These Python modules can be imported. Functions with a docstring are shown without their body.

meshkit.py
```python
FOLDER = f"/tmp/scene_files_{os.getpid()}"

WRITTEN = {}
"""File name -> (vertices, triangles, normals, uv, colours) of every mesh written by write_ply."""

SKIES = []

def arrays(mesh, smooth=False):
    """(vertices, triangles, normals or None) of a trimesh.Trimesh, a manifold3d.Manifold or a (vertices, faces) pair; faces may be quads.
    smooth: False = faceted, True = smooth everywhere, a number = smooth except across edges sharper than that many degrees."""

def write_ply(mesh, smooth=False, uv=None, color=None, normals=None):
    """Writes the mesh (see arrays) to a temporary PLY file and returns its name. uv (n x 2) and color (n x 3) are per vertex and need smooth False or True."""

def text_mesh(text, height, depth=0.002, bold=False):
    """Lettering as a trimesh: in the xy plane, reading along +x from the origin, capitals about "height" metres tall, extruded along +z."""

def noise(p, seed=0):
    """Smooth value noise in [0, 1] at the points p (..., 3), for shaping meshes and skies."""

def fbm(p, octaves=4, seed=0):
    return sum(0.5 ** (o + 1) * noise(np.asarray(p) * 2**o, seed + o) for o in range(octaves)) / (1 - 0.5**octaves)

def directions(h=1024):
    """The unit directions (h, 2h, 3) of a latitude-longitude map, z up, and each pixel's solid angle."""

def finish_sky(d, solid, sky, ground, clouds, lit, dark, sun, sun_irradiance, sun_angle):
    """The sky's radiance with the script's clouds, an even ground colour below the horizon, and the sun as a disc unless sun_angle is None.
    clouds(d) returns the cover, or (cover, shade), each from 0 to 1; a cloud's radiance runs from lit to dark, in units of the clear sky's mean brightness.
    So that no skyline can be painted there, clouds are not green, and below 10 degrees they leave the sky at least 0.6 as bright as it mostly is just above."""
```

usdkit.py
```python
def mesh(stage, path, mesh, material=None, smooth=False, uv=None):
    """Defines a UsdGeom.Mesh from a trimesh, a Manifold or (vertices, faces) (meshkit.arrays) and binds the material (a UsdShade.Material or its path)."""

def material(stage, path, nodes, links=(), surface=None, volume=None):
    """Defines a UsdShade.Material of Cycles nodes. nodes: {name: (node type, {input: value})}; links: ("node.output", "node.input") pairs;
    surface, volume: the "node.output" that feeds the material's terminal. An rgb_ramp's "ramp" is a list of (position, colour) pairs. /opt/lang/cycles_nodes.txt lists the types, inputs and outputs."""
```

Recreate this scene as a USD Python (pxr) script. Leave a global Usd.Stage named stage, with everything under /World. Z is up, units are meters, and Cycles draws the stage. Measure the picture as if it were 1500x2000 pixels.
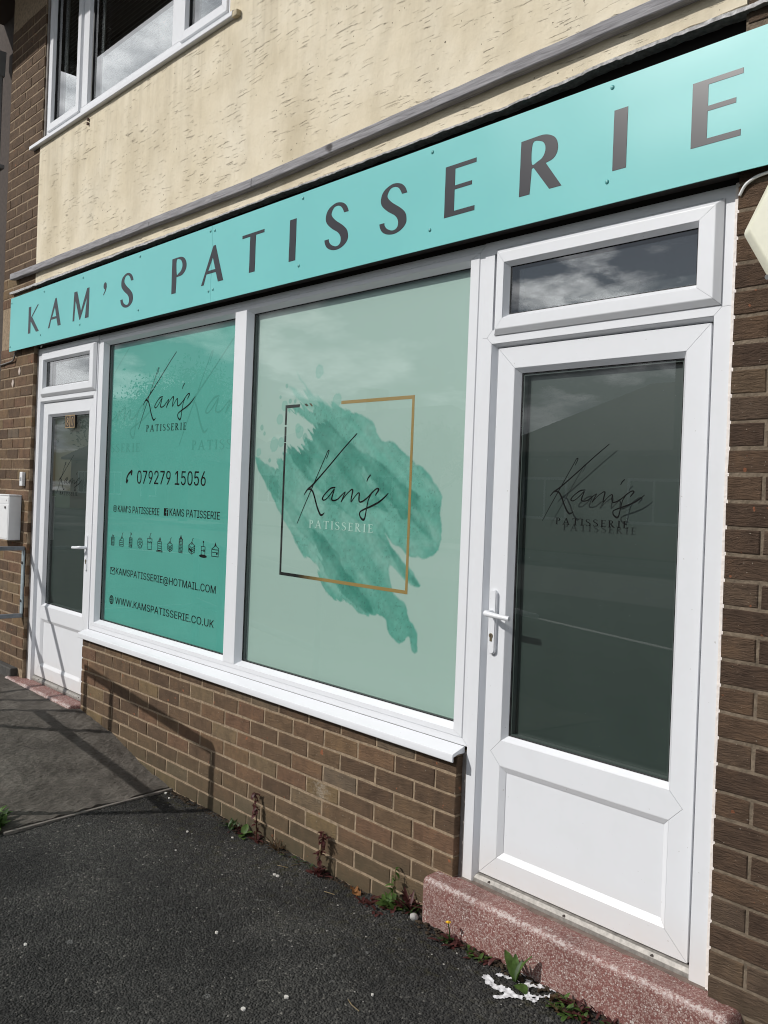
import math, random
import numpy as np, trimesh, shapely
import shapely.geometry as sg
from shapely.ops import unary_union
from shapely import affinity
import manifold3d as m3
import usdkit, meshkit
from pxr import Usd, UsdGeom, UsdLux, UsdShade, Gf, Sdf, Vt

random.seed(7)
RNG = np.random.default_rng(7)
stage = Usd.Stage.CreateInMemory()
UsdGeom.SetStageUpAxis(stage, UsdGeom.Tokens.z)
UsdGeom.SetStageMetersPerUnit(stage, 1.0)
WORLD = UsdGeom.Xform.Define(stage, '/World')
UsdGeom.Scope.Define(stage, '/World/Looks')
K = '/World/Looks/'

# ------------------------------------------------------------------ camera
CAM = np.array([2.305627, -2.475872, 1.018977])
RIGHT = np.array([0.667622134, 0.743532359, 0.037951501])
FWD = np.array([-0.744029288, 0.668145302, -0.001507999])
UP = np.array([-0.026478363, -0.027230254, 0.999278444])
cam = UsdGeom.Camera.Define(stage, '/World/camera')
mtx = Gf.Matrix4d(*RIGHT, 0, *UP, 0, *(-FWD), 0, *CAM, 1)
cam.AddTransformOp().Set(mtx)
cam.CreateHorizontalApertureAttr(24.0)
cam.CreateVerticalApertureAttr(32.0)
cam.CreateFocalLengthAttr(28.762214)
cam.CreateHorizontalApertureOffsetAttr(-0.016143)
cam.CreateVerticalApertureOffsetAttr(-0.497204)
cam.CreateClippingRangeAttr(Gf.Vec2f(0.05, 2000))
EXPOSURE = -0.50
cam.CreateExposureAttr(EXPOSURE)

# ------------------------------------------------------------------ sky and sun
TO_SUN = np.array([-0.60, -1.0, 0.80]); TO_SUN /= np.linalg.norm(TO_SUN)
SUN_EL = math.asin(TO_SUN[2]); SUN_ROT = math.atan2(TO_SUN[0], TO_SUN[1])
SKY_STRENGTH = 0.056
sky_mat = usdkit.material(stage, K + 'sky_look', {
    'sky': ('sky_texture', {'sky_type': 'single_scattering', 'sun_disc': False, 'sun_elevation': SUN_EL, 'sun_rotation': SUN_ROT, 'altitude': 100.0, 'air_density': 1.0, 'aerosol_density': 0.6}),
    'tc': ('texture_coordinate', {}),
    'sep': ('separate_xyz', {}),
    'zz': ('math', {'math_type': 'add', 'value2': 0.25}),
    'zm': ('math', {'math_type': 'maximum', 'value2': 0.12}),
    'px': ('math', {'math_type': 'divide'}),
    'py': ('math', {'math_type': 'divide'}),
    'cv': ('combine_xyz', {'z': 52.5}),
    'n1': ('noise_texture', {'scale': 2.3, 'detail': 8.0, 'roughness': 0.55, 'distortion': 0.15}),
    'n2': ('noise_texture', {'scale': 4.2, 'detail': 4.0, 'roughness': 0.6}),
    'cover': ('rgb_ramp', {'ramp': [(0.0, (0, 0, 0)), (0.46, (0, 0, 0)), (0.535, (1, 1, 1)), (1.0, (1, 1, 1))]}),
    'shade': ('rgb_ramp', {'ramp': [(0.0, (24, 24.3, 24.8)), (0.42, (19, 19.3, 19.8)), (0.58, (8.5, 8.9, 9.5)), (0.75, (4.6, 5.0, 5.5)), (1.0, (3.8, 4.1, 4.6))]}),
    'dot': ('vector_math', {'math_type': 'dot_product', 'vector2': tuple(map(float, TO_SUN))}),
    'glow': ('map_range', {'from_min': -0.3, 'from_max': 1.0, 'to_min': 0.85, 'to_max': 2.3, 'clamp': True}),
    'gmul': ('mix', {'mix_type': 'multiply', 'fac': 1.0}),
    'mx': ('mix', {'mix_type': 'mix'}),
    'bg': ('background_shader', {'strength': SKY_STRENGTH}),
}, [('tc.generated', 'sep.vector'), ('sep.z', 'zz.value1'), ('zz.value', 'zm.value1'), ('sep.x', 'px.value1'), ('zm.value', 'px.value2'), ('sep.y', 'py.value1'), ('zm.value', 'py.value2'),
    ('px.value', 'cv.x'), ('py.value', 'cv.y'), ('cv.vector', 'n1.vector'), ('cv.vector', 'n2.vector'), ('n1.fac', 'cover.fac'), ('n2.fac', 'shade.fac'),
    ('cover.color', 'mx.fac'), ('sky.color', 'mx.color1'), ('tc.generated', 'dot.vector1'), ('dot.value', 'glow.value'), ('shade.color', 'gmul.color1'), ('glow.result', 'gmul.color2'), ('gmul.color', 'mx.color2'), ('mx.color', 'bg.color')], surface='bg.background')
dome = UsdLux.DomeLight.Define(stage, '/World/sky')
UsdShade.MaterialBindingAPI.Apply(dome.GetPrim()).Bind(sky_mat)
dome.GetPrim().SetCustomDataByKey('kind', 'structure')
sun = UsdLux.DistantLight.Define(stage, '/World/sun')
sun.CreateIntensityAttr(1.24); sun.CreateAngleAttr(0.55); sun.CreateNormalizeAttr(True)
sun.CreateColorAttr(Gf.Vec3f(1.0, 0.965, 0.925))
zax = TO_SUN; xax = np.cross([0, 0, 1.0], zax); xax /= np.linalg.norm(xax); yax = np.cross(zax, xax)
sun.AddTransformOp().Set(Gf.Matrix4d(*xax, 0, *yax, 0, *zax, 0, 0, 0, 20, 1))

# ------------------------------------------------------------------ helpers: prims
USED = {}
def path_of(parent, name):
    base = (str(parent.GetPath()) if parent is not None else '/World') + '/' + name
    n = USED.get(base, 0); USED[base] = n + 1
    return base if n == 0 else f'{base}_{n:03d}'
ORIGIN = {}
def org(parent):
    return ORIGIN.get(str(parent.GetPath()).split('/')[2], np.zeros(3)) if parent is not None else np.zeros(3)
def tag(p, label=None, cat=None, group=None, kind=None):
    for k, v in (('label', label), ('category', cat), ('group', group), ('kind', kind)):
        if v: p.SetCustomDataByKey(k, v)
    return p
def thing(name, label, cat, loc=(0, 0, 0), group=None):
    x = UsdGeom.Xform.Define(stage, path_of(None, name)); x.AddTranslateOp().Set(Gf.Vec3d(*map(float, loc)))
    ORIGIN[str(x.GetPath()).split('/')[2]] = np.array(loc, float)
    return tag(x.GetPrim(), label, cat, group)
def group_part(parent, name, label=None):
    return tag(UsdGeom.Xform.Define(stage, path_of(parent, name)).GetPrim(), label)
def part(parent, name, mesh, mat, smooth=False, label=None, kind=None, col=None):
    """One Mesh prim from world-space vertices."""
    if isinstance(mesh, list): mesh = cat(mesh)
    if hasattr(mesh, 'to_mesh'):
        q = mesh.to_mesh(); mesh = trimesh.Trimesh(q.vert_properties[:, :3], q.tri_verts, process=False)
    v = np.asarray(mesh.vertices) - org(parent)
    m = usdkit.mesh(stage, path_of(parent, name), (v, np.asarray(mesh.faces)), mat, smooth=smooth)
    if col is not None:
        UsdGeom.PrimvarsAPI(m).CreatePrimvar('Col', Sdf.ValueTypeNames.Color3fArray, 'vertex').Set(Vt.Vec3fArray.FromNumpy(np.asarray(col, np.float32)))
    return tag(m.GetPrim(), label, kind=kind)
def single(name, mesh, mat, label, category, group=None, kind=None, smooth=False):
    p = part(None, name, mesh, mat, smooth)
    return tag(p, label, category, group, kind)

# ------------------------------------------------------------------ helpers: shapes
def cat(ms): return trimesh.util.concatenate([m for m in ms if m is not None])
def tm(v, f): return trimesh.Trimesh(np.asarray(v, float), np.asarray(f, int), process=False)
def hull(pts): return trimesh.convex.convex_hull(np.asarray(pts, float))
def box(x0, x1, y0, y1, z0, z1, ch=0.0):
    if ch <= 0:
        b = trimesh.creation.box((x1 - x0, y1 - y0, z1 - z0)); b.apply_translation(((x0 + x1) / 2, (y0 + y1) / 2, (z0 + z1) / 2)); return b
    p = []
    for x, sx in ((x0, 1), (x1, -1)):
        for y, sy in ((y0, 1), (y1, -1)):
            for z, sz in ((z0, 1), (z1, -1)):
                p += [(x, y + sy * ch, z + sz * ch), (x + sx * ch, y, z + sz * ch), (x + sx * ch, y + sy * ch, z)]
    return hull(p)
def round_box(x0, x1, y0, y1, z0, z1, r, n=24):
    s = m3.Manifold.sphere(r, n)
    return m3.Manifold.batch_hull([s.translate((x, y, z)) for x in (x0 + r, x1 - r) for y in (y0 + r, y1 - r) for z in (z0 + r, z1 - r)])
def ext(poly, y, d):
    """Extrudes a shapely polygon drawn in (x, z) so that its front face lies at y and its back at y + d."""
    if poly.is_empty: return None
    ms = []
    for g in getattr(poly, 'geoms', [poly]):
        if g.geom_type != 'Polygon' or g.area < 1e-9: continue
        m = trimesh.creation.extrude_polygon(g, d, engine='earcut'); v = m.vertices
        ms.append(tm(np.c_[v[:, 0], y + d - v[:, 2], v[:, 1]], m.faces))
    return cat(ms) if ms else None
def rect(x0, x1, z0, z1): return sg.box(x0, z0, x1, z1)
def sweep_bar(a, b, prof, ca=None, cb=None):
    pass
def ring(x0, x1, z0, z1, prof, w=(1, 1, 1, 1), gap=0.0004):
    """Four mitred bars round a rectangle. prof: closed list of (t, e, y): inset = t * side width + e. w: left, right, bottom, top. Returns the four meshes."""
    wl, wr, wb, wt = w
    def corner(t, e, y, cx, cz):
        x = x0 + t * wl + e if cx < 0 else x1 - t * wr - e
        z = z0 + t * wb + e if cz < 0 else z1 - t * wt - e
        return np.array([x, y, z])
    out = []
    for side, (c0, c1) in {'b': ((-1, -1), (1, -1)), 'r': ((1, -1), (1, 1)), 't': ((1, 1), (-1, 1)), 'l': ((-1, 1), (-1, -1))}.items():
        A = [corner(*p, *c0) for p in prof]; B = [corner(*p, *c1) for p in prof]
        d = (B[0] - A[0]); d /= np.linalg.norm(d)
        A = [a + d * gap for a in A]; B = [b - d * gap for b in B]
        n = len(prof); v = A + B; f = []
        for i in range(n):
            j = (i + 1) % n
            f += [(i, j, n + j), (i, n + j, n + i)]
        # end caps by fan from the centroid
        v += [np.mean(A, 0), np.mean(B, 0)]
        for i in range(n):
            j = (i + 1) % n
            f += [(2 * n, j, i), (2 * n + 1, n + i, n + j)]
        m = tm(v, f); m.fix_normals(); out.append(m)
    return out
def tube(pts, r, n=8, closed_caps=True):
    pts = np.asarray(pts, float); m = len(pts); rs = np.broadcast_to(r, m)
    v, f = [], []
    t = np.gradient(pts, axis=0); t /= np.linalg.norm(t, axis=1)[:, None]
    up = np.array([0.13, 0.21, 0.97]); 
    for i in range(m):
        a = np.cross(t[i], up); a /= np.linalg.norm(a); b = np.cross(t[i], a)
        for k in range(n):
            c = 2 * math.pi * k / n; v.append(pts[i] + rs[i] * (math.cos(c) * a + math.sin(c) * b))
    for i in range(m - 1):
        for k in range(n):
            l = (k + 1) % n; f += [(i * n + k, i * n + l, (i + 1) * n + l), (i * n + k, (i + 1) * n + l, (i + 1) * n + k)]
    v += [pts[0], pts[-1]]
    for k in range(n):
        l = (k + 1) % n; f += [(m * n, l, k), (m * n + 1, (m - 1) * n + k, (m - 1) * n + l)]
    q = tm(v, f); q.fix_normals(); return q
def prism_x(prof, xa, xb, jit=0.0):
    """Profile of (y, z) points swept along x from xa to xb."""
    n = len(prof); v = [(xa, y, z) for y, z in prof] + [(xb, y, z) for y, z in prof]; f = []
    P = sg.Polygon(prof)
    for i in range(n):
        j = (i + 1) % n; f += [(i, j, n + j), (i, n + j, n + i)]
    vv, ff = trimesh.creation.triangulate_polygon(P, engine='earcut')
    k = len(v); v += [(xa, y, z) for y, z in vv] + [(xb, y, z) for y, z in vv]
    f += [tuple(int(i) + k for i in t) for t in ff] + [tuple(int(i) + k + len(vv) for i in t[::-1]) for t in ff]
    m = tm(v, f); m.merge_vertices(); m.fix_normals(); return m
def smooth_line(pts, n=6, closed=False):
    """Catmull-Rom through the points."""
    p = np.asarray(pts, float); m = len(p); out = []
    rng = range(m if closed else m - 1)
    for i in rng:
        if closed: a, b, c, d = p[(i - 1) % m], p[i], p[(i + 1) % m], p[(i + 2) % m]
        else: a, b, c, d = p[max(i - 1, 0)], p[i], p[i + 1], p[min(i + 2, m - 1)]
        for k in range(n):
            t = k / n
            out.append(0.5 * (2 * b + (c - a) * t + (2 * a - 5 * b + 4 * c - d) * t * t + (3 * b - a - 3 * c + d) * t ** 3))
    if not closed: out.append(p[-1])
    return np.array(out)
def stroke(pts, widths, n=5):
    """A pen stroke of varying width as a shapely polygon."""
    q = np.c_[np.asarray(pts, float), np.asarray(widths, float)]; q = smooth_line(q, n)
    return unary_union([unary_union([sg.Point(a[0], a[1]).buffer(max(a[2], 4e-4) / 2, 6), sg.Point(b[0], b[1]).buffer(max(b[2], 4e-4) / 2, 6)]).convex_hull for a, b in zip(q[:-1], q[1:])])
def line(pts, w): return sg.LineString(pts).buffer(w / 2, cap_style=2, join_style=2)

# ------------------------------------------------------------------ materials
def mat(name, nodes, links, surface='p.BSDF'): return usdkit.material(stage, K + name, nodes, links, surface=surface)
def plain(name, c, rough=0.5, spec=0.5, metal=0.0, var=0.0, scale=30.0, bump=0.0, bscale=200.0):
    """An even material with a little grain: colour varied by noise, fine relief."""
    d = [tuple(max(0, x * (1 - var)) for x in c), tuple(min(1, x * (1 + var)) for x in c)]
    n = {'g': ('geometry', {}), 'n': ('noise_texture', {'scale': scale, 'detail': 5.0, 'roughness': 0.6}), 'r': ('rgb_ramp', {'ramp': [(0.3, d[0]), (0.7, d[1])]}),
         'p': ('principled_bsdf', {'roughness': rough, 'specular_ior_level': spec, 'metallic': metal})}
    l = [('g.position', 'n.vector'), ('n.fac', 'r.fac'), ('r.color', 'p.base_color')]
    if bump:
        n['b'] = ('noise_texture', {'scale': bscale, 'detail': 3.0}); n['bp'] = ('bump', {'strength': 1.0, 'distance': bump, 'use_object_space': False})
        l += [('g.position', 'b.vector'), ('b.fac', 'bp.height'), ('bp.normal', 'p.normal')]
    return mat(name, n, l)

def brick_look(name, tones, relief):
    return mat(name, {
        'g': ('geometry', {}), 'oi': ('object_info', {}),
        'm': ('mapping', {'scale': (26.0, 26.0, 150.0)}), 'w': ('noise_texture', {'scale': 1.0, 'detail': 4.0, 'roughness': 0.65, 'distortion': 1.0}),
        'off': ('combine_xyz', {}), 'om': ('math', {'math_type': 'multiply', 'value2': 37.0}), 'add': ('vector_math', {'math_type': 'add'}),
        'grit': ('noise_texture', {'scale': 420.0, 'detail': 2.0}),
        'hmix': ('math', {'math_type': 'multiply_add', 'value2': 0.35}),
        'bp': ('bump', {'strength': 1.0, 'distance': relief}),
        'tone': ('rgb_ramp', {'ramp': tones}),
        'blot': ('noise_texture', {'scale': 14.0, 'detail': 5.0, 'roughness': 0.65}), 'blr': ('rgb_ramp', {'ramp': [(0.25, (0.62, 0.6, 0.58)), (0.5, (1, 1, 1)), (0.8, (1.4, 1.33, 1.2))]}),
        'mul': ('mix', {'mix_type': 'multiply', 'fac': 1.0}),
        'rid': ('rgb_ramp', {'ramp': [(0.3, (0.5, 0.48, 0.46)), (0.5, (1, 1, 1)), (1.0, (1.1, 1.1, 1.1))]}), 'mul2': ('mix', {'mix_type': 'multiply', 'fac': 0.35}),
        'chip': ('noise_texture', {'scale': 26.0, 'detail': 2.0, 'roughness': 0.4}), 'chr': ('rgb_ramp', {'ramp': [(0.0, (0, 0, 0)), (0.715, (0, 0, 0)), (0.735, (1, 1, 1)), (1.0, (1, 1, 1))]}),
        'mxc': ('mix', {'color2': (0.26, 0.10, 0.05)}),
        'fl': ('noise_texture', {'scale': 130.0, 'detail': 1.0}), 'flr': ('rgb_ramp', {'ramp': [(0.0, (0, 0, 0)), (0.73, (0, 0, 0)), (0.77, (0.7, 0.7, 0.7)), (1.0, (1, 1, 1))]}),
        'mxf': ('mix', {'color2': (0.34, 0.30, 0.24)}),
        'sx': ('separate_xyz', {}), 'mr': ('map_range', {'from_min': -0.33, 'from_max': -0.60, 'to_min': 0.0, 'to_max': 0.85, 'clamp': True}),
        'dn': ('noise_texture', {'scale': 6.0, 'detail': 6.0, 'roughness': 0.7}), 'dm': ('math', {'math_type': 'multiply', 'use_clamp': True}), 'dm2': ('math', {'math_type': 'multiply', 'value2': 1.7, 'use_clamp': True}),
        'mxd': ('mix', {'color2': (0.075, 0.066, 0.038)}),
        'ed': ('vector_math', {'math_type': 'distance', 'vector2': (-0.788, 0.0, -0.265)}), 'em': ('map_range', {'from_min': 0.19, 'from_max': 0.0, 'to_min': 0.0, 'to_max': 0.78, 'clamp': True}), 'en': ('noise_texture', {'scale': 60.0, 'detail': 5.0, 'roughness': 0.75}), 'ex': ('math', {'math_type': 'multiply'}), 'er': ('rgb_ramp', {'ramp': [(0.0, (0, 0, 0)), (0.27, (0, 0, 0)), (0.42, (0.5, 0.5, 0.5)), (1.0, (0.6, 0.6, 0.6))]}), 'mxe': ('mix', {'color2': (0.40, 0.36, 0.30)}),
        'p': ('principled_bsdf', {'roughness': 0.85, 'specular_ior_level': 0.25}),
    }, [('oi.random', 'om.value1'), ('om.value', 'off.x'), ('om.value', 'off.z'), ('g.position', 'm.vector'), ('m.vector', 'add.vector1'), ('off.vector', 'add.vector2'), ('add.vector', 'w.vector'),
        ('g.position', 'grit.vector'), ('grit.fac', 'hmix.value1'), ('w.fac', 'hmix.value3'), ('hmix.value', 'bp.height'), ('bp.normal', 'p.normal'),
        ('oi.random', 'tone.fac'), ('g.position', 'blot.vector'), ('blot.fac', 'blr.fac'), ('tone.color', 'mul.color1'), ('blr.color', 'mul.color2'),
        ('w.fac', 'rid.fac'), ('mul.color', 'mul2.color1'), ('rid.color', 'mul2.color2'),
        ('g.position', 'chip.vector'), ('chip.fac', 'chr.fac'), ('chr.color', 'mxc.fac'), ('mul2.color', 'mxc.color1'),
        ('g.position', 'fl.vector'), ('fl.fac', 'flr.fac'), ('flr.color', 'mxf.fac'), ('mxc.color', 'mxf.color1'),
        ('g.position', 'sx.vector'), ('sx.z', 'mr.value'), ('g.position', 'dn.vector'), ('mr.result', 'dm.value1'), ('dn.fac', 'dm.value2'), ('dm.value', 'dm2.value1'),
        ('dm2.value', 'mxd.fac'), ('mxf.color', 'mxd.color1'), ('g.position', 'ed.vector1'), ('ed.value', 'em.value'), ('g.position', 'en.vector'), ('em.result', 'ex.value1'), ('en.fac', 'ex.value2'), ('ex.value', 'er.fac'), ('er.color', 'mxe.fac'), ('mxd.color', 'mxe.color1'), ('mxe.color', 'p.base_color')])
TONES = [(0.0, (0.082, 0.052, 0.033)), (0.25, (0.112, 0.073, 0.045)), (0.5, (0.140, 0.092, 0.054)), (0.75, (0.148, 0.086, 0.053)), (0.9, (0.175, 0.122, 0.064)), (1.0, (0.125, 0.095, 0.068))]
brick_m = brick_look('brick_look', TONES, 0.006)
brick_pier_m = brick_look('brick_look_rustic', [(0.0, (0.078, 0.050, 0.034)), (0.35, (0.100, 0.064, 0.042)), (0.65, (0.120, 0.076, 0.048)), (0.85, (0.105, 0.074, 0.052)), (1.0, (0.145, 0.098, 0.060))], 0.012)
mortar_m = plain('mortar_look', (0.27, 0.205, 0.138), 0.9, 0.2, var=0.32, scale=40, bump=0.004, bscale=160)
mortar_d = plain('mortar_look_grey', (0.155, 0.122, 0.088), 0.9, 0.2, var=0.38, scale=40, bump=0.004, bscale=160)
upvc = mat('white_upvc', {'g': ('geometry', {}), 'n': ('noise_texture', {'scale': 9.0, 'detail': 6.0, 'roughness': 0.7}), 'r': ('rgb_ramp', {'ramp': [(0.25, (0.665, 0.68, 0.70)), (0.6, (0.685, 0.70, 0.725))]}),
    'n2': ('noise_texture', {'scale': 90.0, 'detail': 2.0}), 'r2': ('rgb_ramp', {'ramp': [(0.0, (0, 0, 0)), (0.745, (0, 0, 0)), (0.785, (0.5, 0.5, 0.5)), (1.0, (0.6, 0.6, 0.6))]}), 'mx': ('mix', {'color2': (0.30, 0.27, 0.23)}),
    'sx': ('separate_xyz', {}), 'mr': ('map_range', {'from_min': -0.18, 'from_max': -0.37, 'to_min': 0.0, 'to_max': 0.6, 'clamp': True}), 'dm': ('math', {'math_type': 'multiply', 'use_clamp': True}), 'mxd': ('mix', {'color2': (0.52, 0.42, 0.32)}),
    'bv': ('bevel', {'samples': 4, 'radius': 0.0018}),
    'p': ('principled_bsdf', {'roughness': 0.32, 'specular_ior_level': 0.45})},
    [('g.position', 'n.vector'), ('n.fac', 'r.fac'), ('r.color', 'mx.color1'), ('g.position', 'n2.vector'), ('n2.fac', 'r2.fac'), ('r2.color', 'mx.fac'),
     ('g.position', 'sx.vector'), ('sx.z', 'mr.value'), ('mr.result', 'dm.value1'), ('n.fac', 'dm.value2'), ('dm.value', 'mxd.fac'), ('mx.color', 'mxd.color1'), ('mxd.color', 'p.base_color'), ('bv.bevel', 'p.normal')])
gasket = plain('black_gasket', (0.012, 0.012, 0.013), 0.55, 0.3)
dark = plain('dark_void', (0.02, 0.018, 0.017), 0.9, 0.1)
interior = plain('dim_interior', (0.10, 0.10, 0.10), 0.9, 0.1)
black_vinyl = plain('black_vinyl', (0.004, 0.004, 0.004), 0.6, 0.08)
white_vinyl = plain('pale_vinyl', (0.42, 0.60, 0.53), 0.4, 0.3)
mastic = plain('grey_mastic', (0.22, 0.20, 0.185), 0.85, 0.2, var=0.2, bump=0.003, bscale=60)
white_seal = plain('white_sealant', (0.74, 0.69, 0.65), 0.6, 0.3, var=0.06, bump=0.004, bscale=70)
def glass_look(name, f0=0.05, tint=(0.94, 0.97, 0.96), bend=0.0):
    """A window pane: clear, with a mirror reflection that grows towards grazing angles on both faces."""
    n = {'lw': ('layer_weight', {'blend': 0.5}), 'pw': ('math', {'math_type': 'power', 'value2': 5.0}), 'f': ('math', {'math_type': 'multiply_add', 'value2': 1 - f0, 'value3': f0}),
         't': ('transparent_bsdf', {'color': tint}), 'gl': ('glossy_bsdf', {'color': (1, 1, 1), 'roughness': 0.0}), 'm': ('mix_closure', {})}
    l = [('lw.facing', 'pw.value1'), ('pw.value', 'f.value1'), ('f.value', 'm.fac'), ('t.BSDF', 'm.closure1'), ('gl.BSDF', 'm.closure2')]
    if bend:
        n.update({'g': ('geometry', {}), 'n': ('noise_texture', {'scale': 1.4, 'detail': 1.0}), 'b': ('bump', {'strength': 1.0, 'distance': bend})})
        l += [('g.position', 'n.vector'), ('n.fac', 'b.height'), ('b.normal', 'gl.normal')]
    return mat(name, n, l, 'm.closure')

# ================================================================== SETTING: ground
def ground_z(x, y):
    s = np.clip((x + 0.55) / 0.55, 0, 1); s = s * s * (3 - 2 * s)
    near = np.clip(1 + y / 3.0, 0, 1)
    return -0.597 + 0.062 * s * near - 0.02 * np.clip((-y - 1.0) / 8, 0, 1)
def axis(lo, hi, step, far):
    a = np.arange(lo, hi + 1e-9, step); out, x, d = [], hi, step
    while x < far: d *= 1.35; x += d; out.append(x)
    neg, x, d = [], lo, step
    while x > -far: d *= 1.35; x -= d; neg.append(x)
    return np.array(neg[::-1] + list(a) + out)
def grid(xs, ys, zf):
    X, Y = np.meshgrid(xs, ys, indexing='ij'); Z = zf(X, Y); n, m = X.shape
    v = np.c_[X.ravel(), Y.ravel(), Z.ravel()]; i = np.arange(n * m).reshape(n, m)
    f = np.vstack([np.c_[i[:-1, :-1].ravel(), i[1:, :-1].ravel(), i[1:, 1:].ravel()], np.c_[i[:-1, :-1].ravel(), i[1:, 1:].ravel(), i[:-1, 1:].ravel()]])
    return tm(v, f)
def asphalt_z(X, Y):
    P = np.stack([X, Y, 0 * X], -1)
    fine = (np.abs(X) < 4) & (Y > -4)
    z = ground_z(X, Y) + (meshkit.fbm(P * 3.0, 3, 3) - 0.5) * 0.012
    return z + np.where(fine, (meshkit.noise(P * 95.0, 5) - 0.5) * 0.0055 + (meshkit.noise(P * 45.0, 6) - 0.5) * 0.004, 0)
gx, gy = axis(-2.2, 1.3, 0.0075, 160), axis(-1.75, 0.03, 0.0075, 160)
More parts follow.
